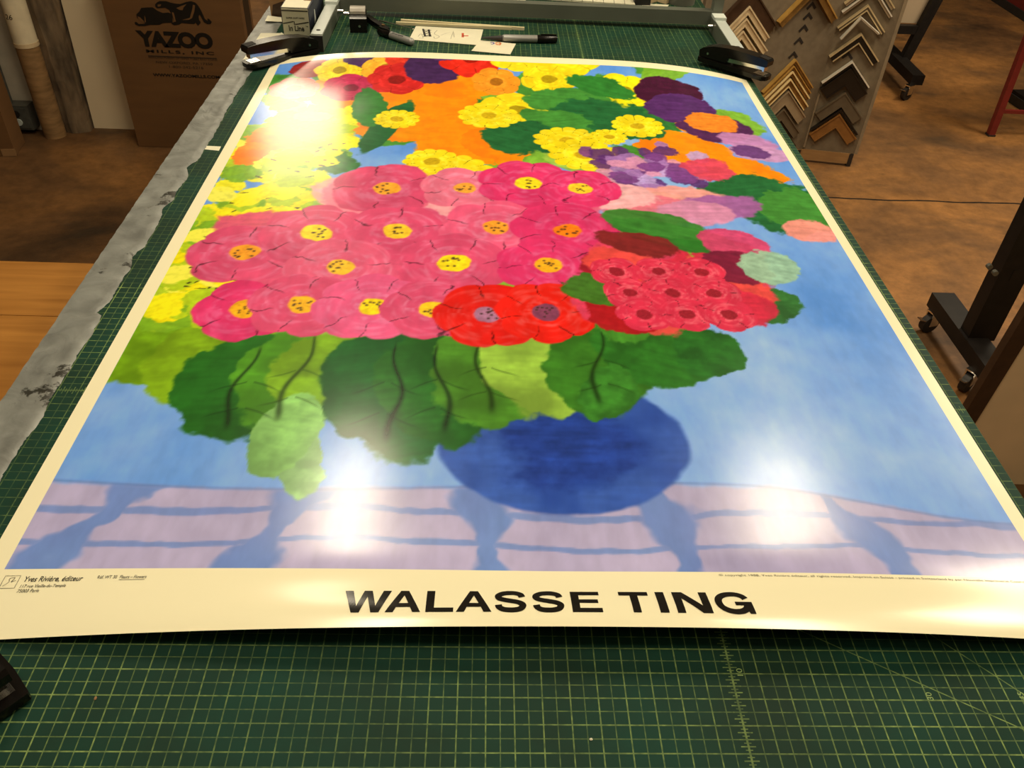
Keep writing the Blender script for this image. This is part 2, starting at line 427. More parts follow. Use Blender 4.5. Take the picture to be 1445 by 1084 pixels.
# duct tape with crinkles and a ragged inner edge
bm = BM(); rows = []
rnd = random.Random(3); edge = -52.2
ny = 420
for j in range(ny + 1):
    y = -11 + 309 * j / ny
    edge += (rnd.random() - .5) * .30; edge += (-52.0 - edge) * .10
    e_ = edge + .12 * math.sin(y * .7)
    if 96 < y < 150: e_ -= .9 * max(0, math.sin(y * .41)) ** 3
    row = []
    for i in range(9):
        if i == 0: row.append(bm.verts.new((-57.75, y, -3.0)))
        else:
            u = (i - 1) / 7; x = -57.7 + (e_ + 57.7) * u
            row.append(bm.verts.new((x, y, .04 + .16 * rnd.random() + (.12 if i == 7 else 0) - (.1 if i == 8 else 0))))
    rows.append(row)
for j in range(ny):
    for i in range(8): bm.faces.new((rows[j][i], rows[j][i + 1], rows[j + 1][i + 1], rows[j + 1][i]))
o = obj('duct_tape', bm, M['tape'], None, W(0, 0, 0), smooth=True)
tag(o, 'crinkled grey duct tape running along the left edge of the green mat', 'tape')
# short scrap of masking tape on the mat
bm = BM(); p = [on(291, 206), on(312, 207), on(309, 213), on(289, 211)]
poly(bm, [(q[0], q[1], .03) for q in p]); obj('masking_tape', bm, M['paper'], None, W(0, 0, 0))
tag(bpy.data.objects['masking_tape'], 'short scrap of white masking tape on the mat left of the poster', 'tape')
bm = BM(); p = on(834, 1044); bmesh.ops.create_icosphere(bm, subdivisions=1, radius=.16); bmesh.ops.scale(bm, vec=(1.1, .8, .5), verts=bm.verts)
tag(obj('paper_crumb', bm, M['paper'], None, W(p[0], p[1], .06)), 'tiny white crumb on the green mat in front of the poster lettering', 'crumb')
bm = BM(); p = on(135, 986); bmesh.ops.create_icosphere(bm, subdivisions=1, radius=.17); bmesh.ops.scale(bm, vec=(.8, 1.2, .5), verts=bm.verts)
tag(obj('wood_crumb', bm, M['cardlight'], None, W(p[0], p[1], .06)), 'tiny tan crumb on the green mat near the front left stapler', 'crumb')

# ------------------------------------------------------------------ poster
PX0, PX1, PY0, PY1 = -48.5, 62.1, 44.3, 196.2          # sheet
QX0, QX1, QY0, QY1 = -46.4, 60.4, 52.5, 193.4          # printed area

def surf(x, y):
    """height of the sheet over the mat: lifted at the near edge and arched at the far edge where it was rolled"""
    s = (np.asarray(x, float) - 6.8) / 55.35; y = np.asarray(y, float)
    arch = np.maximum(0.0, 1 - np.abs(s) ** 4)
    front = np.maximum(0.0, 3.2 - .00082 * (x - 15.5) ** 2)
    z = .10 + .35 * arch + front * np.exp(-((y - 44.3) / (6.3 + .03 * np.maximum(0, x - 8))) ** 2) + 3.2 * arch * np.exp(-np.maximum(0, 198 - y) ** 2 / 13.0 ** 2)
    return z + .09 * np.sin(x * .115 + .6) * np.sin(y * .055 + 1.0) * arch

rng = np.random.default_rng(11)
def vnoise(x, y, scale, seed=0):
    r = np.random.default_rng(seed); G = r.random((256, 256))
    X = np.asarray(x) / scale + 500; Y = np.asarray(y) / scale + 500
    xi = np.floor(X).astype(int); yi = np.floor(Y).astype(int); fx = X - xi; fy = Y - yi
    fx = fx * fx * (3 - 2 * fx); fy = fy * fy * (3 - 2 * fy)
    a = G[xi % 256, yi % 256]; b = G[(xi + 1) % 256, yi % 256]; c = G[xi % 256, (yi + 1) % 256]; d = G[(xi + 1) % 256, (yi + 1) % 256]
    return (a * (1 - fx) + b * fx) * (1 - fy) + (c * (1 - fx) + d * fx) * fy
def fbm(x, y, scale, seed=0, oct=4):
    v = 0; amp = .5; tot = 0
    for o in range(oct):
        v = v + amp * vnoise(x, y, scale / 2 ** o, seed + o * 17); tot += amp; amp *= .55
    return v / tot
def sstep(a, b, x):
    t = np.clip((x - a) / (b - a), 0, 1); return t * t * (3 - 2 * t)

step = .21
gx = np.concatenate([np.linspace(PX0, QX0 - .02, 10), np.linspace(QX0 + .02, QX1 - .02, int((QX1 - QX0) / step)), np.linspace(QX1 + .02, PX1, 10)])
gy = np.concatenate([np.linspace(PY0, QY0 - .02, 36), np.linspace(QY0 + .02, QY1 - .02, int((QY1 - QY0) / step)), np.linspace(QY1 + .02, PY1, 12)])
GX, GY = np.meshgrid(gx, gy)                           # rows = y
# all paint is mixed in display colour and turned into reflectance at the end
IMG = np.zeros(GX.shape + (3,))
def put(mask, col, sl=None):
    tgt = IMG if sl is None else IMG[sl]
    c = np.asarray(col, float)
    tgt[...] = tgt * (1 - mask[..., None]) + c * mask[..., None]
def window(cx, cy, r):
    i0, i1 = np.searchsorted(gy, (cy - r, cy + r)); j0, j1 = np.searchsorted(gx, (cx - r, cx + r))
    return (slice(i0, i1), slice(j0, j1))
# blue wash
n1 = fbm(GX, GY, 26, 1); n2 = fbm(GX, GY, 5, 2)
g = (GX - PX0) / (PX1 - PX0)
wash = np.stack([np.full_like(GX, 112.), np.full_like(GX, 152.), np.full_like(GX, 200.)], -1)
wash += (n1[..., None] - .5) * np.array([95, 62, 30.]) + (n2[..., None] - .5) * np.array([34, 24, 12.])
far = sstep(95, 190, GY)
wash += far[..., None] * np.array([-8, -2, 4.])
IMG[...] = wash
# lavender cloth band with loose blue daubs
band = 64.5 + 1.0 * np.sin(GX * .07) - 3.2 * sstep(30, 60, GX)
nb = fbm(GX, GY, 9, 5)
cl = np.stack([np.full_like(GX, 176.), np.full_like(GX, 160.), np.full_like(GX, 178.)], -1) + (nb[..., None] - .5) * np.array([40, 34, 30.])
put(sstep(.5, -.5, GY - band + (n2 - .5) * 1.6), cl)
wv = (fbm(GX, GY, 7, 43) - .5)
bmask = np.zeros_like(GX)
for k, x0_ in enumerate((-41, -21, 1, 22, 43)):                       # loose washed stripes of a checked cloth
    w_ = 2.6 + 1.2 * np.sin(GY * .5 + k)
    bmask = np.maximum(bmask, sstep(1.0, .6, np.abs(GX - x0_ - (GY - 58) * (.5 - .22 * k) + wv * 7) / w_))
for y0_, th in ((60.5, .55), (56.2, .42)):
    bmask = np.maximum(bmask, .85 * sstep(1.0, .5, np.abs(GY - y0_ + wv * 1.6 + .5 * np.sin(GX * .13)) / (th * (.6 + nb))))
bmask = bmask * sstep(.4, -.6, GY - band) * (.55 + .6 * nb)
put(np.clip(bmask, 0, 1) * .9, np.stack([62 + 60 * nb, 96 + 50 * nb, 160 + 24 * nb], -1))
put(np.exp(-((GY - band) / .22) ** 2) * .35, (70, 90, 140))

def blob(cx, cy, rx, ry, col, rot=0, wob=.25, soft=.1, alpha=1., var=.12, seed=0, ns=None, dark=None):
    r = max(rx, ry) * 1.5; sl = window(cx, cy, r); x = GX[sl] - cx; y = GY[sl] - cy
    if x.size == 0: return
    c, s = math.cos(rot), math.sin(rot); u = (x * c + y * s) / rx; v = (-x * s + y * c) / ry
    ns = ns or max(rx, ry) * .55
    nz = fbm(GX[sl], GY[sl], ns, seed + 100); nf = fbm(GX[sl], GY[sl], ns * .35, seed + 200)
    d = np.sqrt(u * u + v * v) + (nz - .5) * 2 * wob + (nf - .5) * .9 * wob
    streak = fbm((GX[sl] * c + GY[sl] * s) * .35, (-GX[sl] * s + GY[sl] * c) * 2.2, 1.6, seed + 300, 2)
    m = sstep(1, 1 - soft, d) * alpha
    cc = np.asarray(col, float) * (1 + (nf[..., None] - .5) * 1.5 * var + (streak[..., None] - .5) * 1.1 * var)
    if dark is not None:
        k = sstep(.35, .75, nz)[..., None]; cc = cc * (1 - k) + np.asarray(dark, float) * k
    put(m, cc, sl)

def rosette(cx, cy, r, col, pale, heart, n=6, ph=0., seed=0, dots=True, ink=.55):
    sl = window(cx, cy, r * 1.25); x = GX[sl] - cx; y = GY[sl] - cy
    if x.size == 0: return
    rho = np.hypot(x, y) / r; th = np.arctan2(y, x) + ph
    nz = fbm(GX[sl], GY[sl], r * .45, seed + 7); nf = fbm(th * 3, rho * 14, 1.2, seed + 3, 2)
    lobe = .84 + .13 * np.abs(np.cos(n * th / 2)) ** .7
    d = rho / lobe + (nz - .5) * .16
    m = sstep(1.0, .95, d)
    k = np.clip(sstep(.35, .85, nf * .75 + (1 - rho) * .22), 0, 1)[..., None]
    cc = np.asarray(col, float) * (1 - k * .75) + np.asarray(pale, float) * k * .75
    cc = cc * (1 + (nz[..., None] - .5) * .22)
    crease = np.exp(-(np.sin(n * th / 2 + np.pi / 2 + (nz - .5) * 1.6) / (.035 / np.maximum(rho, .15))) ** 2) * sstep(.42, .6, rho) * sstep(1, .8, rho)
    cc = cc * (1 - ink * crease[..., None])
    put(m, cc, sl)
    hr = .27 + (nz - .5) * .2
    hm = sstep(hr, hr - .05, rho)
    put(hm, np.asarray(heart, float) * (1 + (nf[..., None] - .5) * .25), sl)
    if dots:
        rr = random.Random(seed)
        for _ in range(9):
            a = rr.random() * 6.28; q = rr.random() ** .5 * .18 * r
            put(np.exp(-(((x - q * math.cos(a)) ** 2 + (y - q * math.sin(a)) ** 2) / (.028 * r) ** 2) ** 2) * .8, (60, 40, 30), sl)

def T(px, py):
    p = on(px, py, .9); return p[0], p[1]

rr = random.Random(21)
PINK, PPALE = (212, 70, 98), (240, 135, 145)
MAG = (216, 48, 92)
# vase: a plain rounded pot in deep blue
vx, vy = T(795, 618)
blob(vx, vy, 15.5, 12.0, (58, 90, 158), wob=.05, soft=.06, var=.12, seed=4, ns=9, dark=(38, 68, 138))
blob(vx, vy - .5, 11.5, 8.5, (34, 60, 128), wob=.35, soft=.5, var=.25, seed=6, ns=5)
# broad leaves under the bouquet
leaf = [(215, 480, 11, 9, (118, 158, 20)), (300, 500, 9, 10, (130, 165, 22)), (350, 540, 9, 11, (38, 98, 26)), (420, 525, 8, 12, (84, 146, 30)), (465, 515, 8, 9, (130, 172, 30)),
        (545, 545, 9, 13, (30, 92, 34)), (620, 540, 8, 12, (40, 100, 30)), (690, 520, 8, 11, (78, 132, 34)), (760, 510, 8, 11, (150, 184, 60)),
        (850, 510, 8, 11, (60, 118, 30)), (930, 490, 9, 8, (46, 108, 30)), (1000, 492, 5, 6, (40, 100, 30)), (1085, 425, 5, 5, (50, 108, 44)), (860, 550, 4, 6, (60, 124, 36)),
        (420, 640, 3, 7, (150, 196, 110)), (400, 610, 4, 8, (140, 190, 92))]
for i, (px, py, a, b_, c_) in enumerate(leaf):
    x, y = T(px, py); blob(x, y, a, b_, c_, rr.uniform(-.4, .4), .22, .08, 1, .16, 300 + i, dark=[v * .78 for v in c_])
for i in (2, 3, 5, 6, 7, 9):
    px, py, a, b_, c_ = leaf[i]
    x, y = T(px, py); sl = window(x, y, max(a, b_)); gx2, gy2 = GX[sl] - x, GY[sl] - y
    curve = gx2 + 1.6 * np.sin(gy2 * .12 + i) + .5 * np.sin(gy2 * .5 + i)
    put(np.exp(-(curve / (.12 + .016 * (b_ - gy2))) ** 2) * sstep(.80, .6, np.abs(gy2) / b_) * .7, [v * .3 for v in c_], sl)
    for sd in (-1, 1):
        for q in (-.35, .1):
            br = gy2 - q * b_ + .55 * np.abs(gx2) + .2 * np.sin(gx2 + i)
            put(np.exp(-(br / .16) ** 2) * sstep(.55 * a, .3 * a, np.abs(gx2)) * (gx2 * sd > .4) * .45, [v * .4 for v in c_], sl)
# body of foliage behind everything
for i in range(70):
    px, py = rr.uniform(330, 1050), rr.uniform(95, 440)
    if px < 360 + (440 - py) * .1 or px > 1080: continue
    x, y = T(px, py); c_ = rr.choice([(46, 110, 40), (70, 132, 36), (122, 168, 40), (34, 92, 44), (150, 180, 60)])
    blob(x, y, rr.uniform(5, 9), rr.uniform(4, 7), c_, rr.uniform(0, 3), .3, .12, .95, .18, 500 + i)
# yellow drift down the left side
for i in range(300):
    t_ = rr.random(); py = 125 + 320 * t_; xl = 383 - 172 * t_; wdt = 165 - 85 * t_
    px = xl + rr.random() * wdt
    x, y = T(px, py); c_ = rr.choice([(246, 226, 20), (242, 216, 10), (248, 232, 70), (244, 220, 16), (176, 194, 26), (124, 166, 30)])
    blob(x, y, rr.uniform(2.2, 4.2), rr.uniform(2.2, 4.0), c_, rr.uniform(0, 3), .3, .15, .95, .12, 700 + i)
for i in range(60):
    t_ = rr.random(); py = 190 + 220 * t_; px = 385 - 150 * t_ + rr.random() * 110
    x, y = T(px, py); blob(x, y, rr.uniform(.3, .9), rr.uniform(.15, .35), (60, 52, 18), rr.uniform(-.6, .9), .5, .3, .8, .1, 900 + i)
# orange masses
for i, (px, py, a, b_) in enumerate([(600, 150, 12, 15), (660, 190, 10, 12), (560, 175, 9, 8), (700, 200, 7, 9), (640, 120, 9, 8), (385, 190, 5, 6), (352, 212, 3.5, 5),
                                     (960, 205, 10, 8), (1020, 232, 11, 6), (1060, 240, 8, 3.5), (470, 130, 6, 8), (985, 170, 5, 7)]):
    x, y = T(px, py); blob(x, y, a, b_, (246, 140, 14), rr.uniform(-.5, .5), .28, .06, 1, .08, 1000 + i, dark=(240, 120, 16))
# top edge: reds, violets, yellows
top = [(440, 100, 5, (150, 44, 40), 0), (415, 122, 6, (226, 110, 92), 1), (480, 104, 6, (244, 196, 30), 1), (520, 92, 6, (74, 40, 78), 0), (495, 124, 7, (184, 38, 70), 1), (545, 105, 6, (244, 168, 40), 1),
       (575, 94, 6, (214, 52, 30), 1), (560, 116, 7, (200, 36, 30), 1), (612, 107, 7, (66, 36, 72), 0), (665, 98, 8, (222, 40, 22), 1), (630, 90, 5, (90, 50, 92), 0), (725, 96, 7, (246, 208, 26), 1),
       (795, 98, 9, (248, 206, 20), 1), (775, 118, 7, (244, 200, 22), 1), (880, 132, 8, (244, 212, 20), 1), (945, 134, 8, (70, 24, 44), 0), (960, 152, 8, (84, 42, 90), 0), (1010, 178, 8, (84, 38, 76), 0),
       (730, 152, 9, (240, 200, 24), 1), (700, 120, 6, (238, 140, 30), 1), (1005, 170, 6, (240, 128, 34), 0)]
for i, (px, py, r, c_, fl) in enumerate(top):
    x, y = T(px, py)
    if fl: rosette(x, y, r, c_, [min(255, v * 1.12 + 14) for v in c_], [v * .7 for v in c_], 7, i * .7, 1200 + i, False, .35)
    else: blob(x, y, r, r * .9, c_, 0, .18, .08, 1, .2, 1300 + i)
# upper middle leaves and yellow pom-poms
for i, (px, py, a, b_) in enumerate([(800, 140, 10, 6), (845, 160, 10, 9), (780, 172, 8, 8), (850, 128, 9, 4), (740, 190, 8, 9), (900, 180, 7, 5), (545, 175, 3, 14), (520, 150, 4, 10), (1060, 270, 9, 9), (1100, 285, 10, 10), (1130, 290, 8, 8)]):
    x, y = T(px, py); blob(x, y, a, b_, rr.choice([(48, 116, 40), (66, 130, 46), (36, 96, 46)]), rr.uniform(-.5, .5), .3, .1, 1, .16, 1400 + i)
for i, (px, py, r) in enumerate([(690, 160, 7), (800, 195, 7), (825, 215, 7.5), (900, 175, 6), (560, 165, 5), (640, 240, 8), (610, 225, 6), (860, 190, 4)]):
    x, y = T(px, py); rosette(x, y, r, (240, 206, 22), (250, 232, 70), (200, 160, 20), 13, i, 1500 + i, False, .7)
# violet spray
for i in range(46):
    px, py = rr.gauss(905, 45), rr.gauss(232, 17)
    x, y = T(px, py); blob(x, y, rr.uniform(1.5, 3.4), rr.uniform(1.5, 3.4), rr.choice([(122, 62, 120), (160, 110, 160), (92, 48, 100), (214, 140, 160), (186, 150, 190)]), 0, .3, .2, .9, .14, 1600 + i)
for i, (px, py, a, b_, c_) in enumerate([(1055, 195, 7, 4, (190, 124, 160)), (1075, 212, 7, 4, (200, 140, 170)), (1060, 210, 4, 3, (100, 56, 104)), (1000, 235, 5, 5, (214, 66, 84)),
                                         (960, 275, 10, 5, (236, 150, 130)), (920, 292, 9, 6, (226, 110, 120)), (1020, 288, 8, 5, (160, 90, 140)), (870, 275, 8, 5, (238, 170, 160)), (985, 296, 7, 5, (206, 130, 150)),
                                         (1148, 322, 5, 4, (240, 142, 120))]):
    x, y = T(px, py); blob(x, y, a, b_, c_, rr.uniform(-.3, .3), .28, .15, .95, .14, 1700 + i)
# soft pink ground behind the big blooms, then the blooms themselves in a loose lattice
for i in range(40):
    px, py = rr.uniform(470, 850), rr.uniform(255, 350); x, y = T(px, py)
    blob(x, y, rr.uniform(5, 8), rr.uniform(5, 8), rr.choice([(232, 120, 130), (240, 160, 150), (222, 84, 108)]), 0, .3, .2, .9, .1, 1800 + i)
for i in range(24):
    px, py = rr.uniform(320, 560), rr.uniform(310, 400); x, y = T(px, py)
    blob(x, y, rr.uniform(5, 8), rr.uniform(5, 8), (218, 78, 104), 0, .3, .2, .95, .1, 1850 + i)
bloom = [(545, 262, 10.5, PINK, (242, 158, 40)), (655, 262, 8.5, (228, 106, 122), (244, 160, 50)), (745, 256, 10, MAG, (244, 210, 30)), (820, 262, 8, MAG, (244, 196, 40)),
         (345, 352, 9.5, PINK, (240, 150, 30)), (445, 325, 10, PINK, (244, 206, 30)), (560, 322, 9.5, PINK, (244, 190, 40)), (700, 318, 10, (226, 84, 110), (244, 150, 40)), (800, 322, 10, MAG, (242, 120, 20)),
         (480, 372, 9, (222, 84, 108), (242, 180, 40)), (640, 368, 9.5, PINK, (246, 210, 24)), (775, 372, 9, MAG, (246, 170, 30)), (345, 432, 8, MAG, (244, 168, 24)),
         (425, 425, 8.5, PINK, (242, 170, 30)), (525, 428, 9, (228, 84, 118), (246, 206, 20)), (610, 432, 8, PINK, (244, 190, 30)),
         (690, 440, 8.5, (218, 26, 18), (170, 110, 130)), (770, 436, 8, (228, 30, 18), (130, 60, 80))]
for i, (px, py, r, c_, h_) in enumerate(bloom):
    x, y = T(px, py); rosette(x, y, r, c_, [min(255, v * .75 + 62) for v in c_], h_, 5 + i % 3, i * 1.3, 2000 + i)
# crimson cluster and its leaves at the right
for i in range(26):
    px, py = rr.uniform(850, 1050), rr.uniform(350, 440); x, y = T(px, py)
    blob(x, y, rr.uniform(4, 6.5), rr.uniform(4, 6.5), rr.choice([(204, 40, 60), (216, 60, 84), (226, 72, 60), (150, 24, 34)]), 0, .3, .15, .95, .16, 2200 + i)
for i, (px, py, a, b_, c_) in enumerate([(960, 330, 11, 4.5, (40, 104, 32)), (920, 312, 10, 4.5, (58, 120, 40)), (1035, 340, 6, 5, (206, 64, 96)), (1040, 372, 6, 5, (120, 28, 50)), (1085, 372, 5, 5, (150, 182, 140)),
                                         (900, 340, 7, 4, (120, 34, 30)), (880, 440, 6, 5, (170, 22, 26)), (840, 405, 5, 4, (60, 112, 30))]):
    x, y = T(px, py); blob(x, y, a, b_, c_, -.35, .25, .1, .95, .16, 2300 + i)
for i in range(9):
    px, py = 870 + 20 * i, 380 + 30 * (i % 3); x, y = T(px, py)
    rosette(x, y, 4.5, (210, 44, 66), (232, 110, 110), (150, 30, 40), 5, i, 2400 + i, False, .6)

# brush texture over all paint, then the white margin
IMG *= (1 + (fbm(GX * 3, GY, 3, 77)[..., None] - .5) * .10)
white = (GX < QX0) | (GX > QX1) | (GY < QY0) | (GY > QY1)
IMG = np.clip(IMG, 6, 250)
L_ = IMG / 255; L_ = np.where(L_ <= .04045, L_ / 12.92, ((L_ + .055) / 1.055) ** 2.4)
ALB = np.clip(L_ / np.array(LIGHT), .006, .88)
ALB[white] = (.87, .825, .575)
ZZ = surf(GX, GY)
ny_, nx_ = GX.shape
co = np.stack([GX, GY, ZZ], -1).reshape(-1, 3) * .01
idx = np.arange(ny_ * nx_).reshape(ny_, nx_)
faces = np.stack([idx[:-1, :-1], idx[:-1, 1:], idx[1:, 1:], idx[1:, :-1]], -1).reshape(-1, 4)
me = bpy.data.meshes.new('paper_sheet'); me.vertices.add(len(co)); me.vertices.foreach_set('co', co.ravel())
me.loops.add(faces.size); me.loops.foreach_set('vertex_index', faces.ravel())
me.polygons.add(len(faces)); me.polygons.foreach_set('loop_start', np.arange(0, faces.size, 4)); me.polygons.foreach_set('loop_total', np.full(len(faces), 4))
me.polygons.foreach_set('use_smooth', np.ones(len(faces), bool)); me.update()
at = me.color_attributes.new('paint', 'FLOAT_COLOR', 'POINT')
at.data.foreach_set('color', np.concatenate([ALB.reshape(-1, 3), np.ones((len(co), 1))], 1).ravel().astype(np.float32))
pm, nt, b = newmat('glossy printed poster paper')
an = nd(nt, 'ShaderNodeAttribute', attribute_name='paint'); nt.links.new(an.outputs['Color'], b.inputs['Base Color'])
tc = nd(nt, 'ShaderNodeTexCoord'); nz = nd(nt, 'ShaderNodeTexNoise'); nz.inputs['Scale'].default_value = 5.0; nz.inputs['Detail'].default_value = 2
nt.links.new(tc.outputs['Object'], nz.inputs['Vector'])
bp = nd(nt, 'ShaderNodeBump'); bp.inputs['Strength'].default_value = .05; bp.inputs['Distance'].default_value = .02
nt.links.new(nz.outputs['Fac'], bp.inputs['Height']); nt.links.new(bp.outputs['Normal'], b.inputs['Normal'])
b.inputs['Roughness'].default_value = .20; b.inputs['Specular IOR Level'].default_value = .5
me.materials.append(pm)
poster = thing('art_poster', 'large glossy flower poster with white margin lying flat across the green mat', 'poster', W(0, 0, 0))
po = bpy.data.objects.new('paper_sheet', me); C.objects.link(po); po.parent = poster

def on_sheet(x, y): return (x, y, float(surf(x, y)) + .04)

# the artist caption, wide bold capitals drawn letter by letter
bm = BM()
Y0, CH = 46.0, 3.12
def G(pts, x0, w):
    flat_poly(bm, pts, lambda u, v: on_sheet(x0 + u * w, Y0 + v * CH), 7)
def stroke(pts, x0, w, th):
    pts = [(x0 + u * w, Y0 + v * CH) for u, v in spline(pts, 10)]
    ribbon(bm, pts, th, on_sheet)
def W_(x0, w):
    s = .175
    for a, b_, up in ((0, .27, 1), (.27, .5, 0), (.5, .73, 1), (.73, 1, 0)):
        pass
    G([(0, 1), (s, 1), (.30, .28), (.415, 1), (.585, 1), (.70, .28), (1 - s, 1), (1, 1), (.79, 0), (.62, 0), (.5, .72), (.38, 0), (.21, 0)], x0, w)
def A_(x0, w):
    G([(0, 0), (.385, 1), (.5, 1), (.5, .78), (.225, 0)], x0, w); G([(.5, 1), (.615, 1), (1, 0), (.775, 0), (.5, .78)], x0, w)
    G([(.27, .22), (.31, .40), (.69, .40), (.73, .22)], x0, w)
def L_l(x0, w): G([(0, 0), (0, 1), (.30, 1), (.30, .185), (1, .185), (1, 0)], x0, w)
def E_(x0, w): G([(0, 0), (0, 1), (.97, 1), (.97, .82), (.27, .82), (.27, .60), (.90, .60), (.90, .425), (.27, .425), (.27, .185), (1, .185), (1, 0)], x0, w)
def T_(x0, w): G([(0, 1), (1, 1), (1, .81), (.635, .81), (.635, 0), (.365, 0), (.365, .81), (0, .81)], x0, w)
def I_(x0, w): G([(0, 0), (0, 1), (1, 1), (1, 0)], x0, w)
def N_(x0, w): G([(0, 0), (0, 1), (.29, 1), (.77, .34), (.77, 1), (1, 1), (1, 0), (.72, 0), (.23, .68), (.23, 0)], x0, w)
def S_(x0, w):
    stroke([(.87, .70), (.82, .83), (.66, .905), (.48, .915), (.28, .88), (.135, .77), (.16, .63), (.33, .555), (.53, .505), (.74, .445), (.875, .33), (.83, .17), (.67, .10), (.48, .085), (.28, .11), (.15, .20), (.12, .32)], x0, w, .66)
def G_(x0, w):
    stroke([(.87, .69), (.80, .82), (.66, .90), (.50, .915), (.31, .86), (.165, .71), (.12, .50), (.165, .29), (.31, .14), (.50, .085), (.68, .12), (.80, .22), (.86, .36)], x0, w, .70)
    G([(.55, .37), (.55, .54), (1, .54), (1, 0), (.85, 0), (.80, .20), (.79, .37)], x0, w)
for fn_, a, b_ in ((W_, -12.15, -7.68), (A_, -8.05, -4.75), (L_l, -4.27, -1.68), (A_, -1.42, 1.9), (S_, 2.2, 5.25), (S_, 5.8, 8.85), (E_, 9.54, 12.4),
                   (T_, 14.25, 17.1), (I_, 17.85, 18.7), (N_, 19.5, 22.9), (G_, 23.35, 27.0)):
    fn_(a, b_ - a)
obj('caption_lettering', bm, M['inkposter'], poster, props={'label': 'wide bold black capitals'})

def put_text(name, s, x0, y0, w, h_, m='ink', off=0., shear=0.):
    obj(name, text_bm(s, w, h_, lambda x, y: on_sheet(x0 + x, y0 + y), off, shear), M[m], poster)
p = lambda x, y: on(x, y, .6)
a = p(31, 819); b2 = p(116, 818)
put_text('publisher_lettering', 'Yves Rivière, éditeur', a[0], a[1] - .1, b2[0] - a[0], .78, 'ink', .01, .12)
a = p(27, 826); b2 = p(94, 824)
put_text('publisher_lettering', '117 rue Vieille-du-Temple', a[0], a[1] - .25, b2[0] - a[0], .5, 'ink', 0, .12)
a = p(24, 831); b2 = p(56, 830)
put_text('publisher_lettering', '75003 Paris', a[0], a[1] - .3, b2[0] - a[0], .42, 'ink', 0, .12)
a = p(137, 817); b2 = p(165, 816); c2 = p(206, 816)
put_text('reference_lettering', 'Réf. WT 30', a[0], a[1], b2[0] - a[0], .42)
put_text('reference_lettering', 'Fleurs – Flowers', b2[0] + .3, a[1], c2[0] - b2[0] - .2, .42)
bm = BM(); ribbon(bm, [(b2[0] + .3, a[1] - .16), (c2[0], a[1] - .16)], .05, on_sheet); obj('lettering_underline', bm, M['ink'], poster)
a = p(1011, 813); b2 = p(1437, 816)
put_text('copyright_lettering', '© copyright 1988, Yves Rivière éditeur, all rights reserved. Imprimé en Suisse - printed in Switzerland by par Nouvelle Imprimerie Courvoisier S.A., La', a[0], 51.75, 60.3 - a[0], .42, 'inkgrey')
# small square emblem of the publisher
bm = BM(); q = [p(7, 809), p(24, 809), p(18, 828), p(0, 828)]
cx = sum(v[0] for v in q) / 4; cy = sum(v[1] for v in q) / 4
ribbon(bm, [(cx - .75, cy - .75), (cx - .75, cy + .75), (cx + .75, cy + .75), (cx + .75, cy - .75), (cx - .75, cy - .75)], .06, on_sheet)
ribbon(bm, spline([(cx - .5, cy - .5), (cx - .1, cy), (cx - .2, cy + .4), (cx + .3, cy + .5), (cx + .1, cy), (cx + .5, cy + .2)], 5), .05, on_sheet)
obj('square_emblem', bm, M['inkgrey'], poster)

# ------------------------------------------------------------------ staplers
def make_stapler(label, loc, rotz, lift=0.0, mini=1.0, square=False):
    """nose at +x, heel at -x, anvil plate near the nose"""
    t = thing('stapler', label, 'stapler', loc, rotz, 'black desk staplers')
    k = mini
    bm = BM()
    out = []
    for x, w in ((-9.2, 1.1), (-9.0, 1.7), (-8.3, 2.0), (4, 2.05), (6.5, 2.15), (8.6, 2.0), (9.4, 1.95 if square else 1.4), (9.6, 1.8 if square else .7)):
        out.append((x * k, w))
    outline = [(x, w) for x, w in out] + [(x, -w) for x, w in out[::-1]]
    prism(bm, outline, 'z', .12, 1.05); obj('base', bm, M['black'], t, bevel=.18, smooth=True)
    bm = BM(); box(bm, -8.5 * k, 8.8 * k, -1.8, 1.8, 0, .14); obj('rubber_foot', bm, M['blackmat'], t)
    bm = BM(); box(bm, 6.0 * k, 8.6 * k, -1.25, 1.25, 1.0, 1.14); box(bm, 6.5 * k, 8.0 * k, -.35, .35, 1.14, 1.19); obj('anvil_plate', bm, M['chrome'], t, bevel=.05)
    # magazine channel, tilted up toward the nose
    bm = BM(); prism(bm, [(-7.5 * k, 1.1), (7.9 * k, 2.05 + lift), (7.9 * k, 3.2 + lift), (-7.5 * k, 2.6)], 'y', -.85, .85); obj('magazine', bm, M['chrome'], t, bevel=.08)
    bm = BM(); prism(bm, [(7.9 * k, 1.75 + lift), (8.35 * k, 1.75 + lift), (8.35 * k, 3.2 + lift), (7.9 * k, 3.2 + lift)], 'y', -.9, .9); obj('nose_plate', bm, M['chrome'], t, bevel=.05)
    # cover: deep heel, domed back, squared nose
    bm = BM()
    prof = [(-8.9, 1.2), (-9.1, 2.6), (-8.2, 3.3), (-5.5, 4.2), (-1.5, 4.75), (3, 4.85), (7, 4.75), (8.8, 4.55), (9.15, 4.1), (9.1, 3.1), (8.6, 2.95), (3.5, 2.75), (-1.2, 2.55), (-1.6, 1.35)]
    prism(bm, [(x * k, z + lift * max(0, (x + 9) / 18)) for x, z in prof], 'y', -1.45, 1.45); obj('cover', bm, M['black'], t, bevel=.3, smooth=True)
    bm = BM(); tube(bm, (-6.6 * k, -1.62, 2.3), (-6.6 * k, 1.62, 2.3), .28, seg=14); obj('hinge_pin', bm, M['chrome'], t)
    bm = BM(); prism(bm, [(6.5 * k, 4.7 + lift * .9), (8.7 * k, 4.5 + lift), (8.75 * k, 4.62 + lift), (6.5 * k, 4.88 + lift * .9)], 'y', -.9, .9); obj('striker_cap', bm, M['blacksteel'], t)
    return t

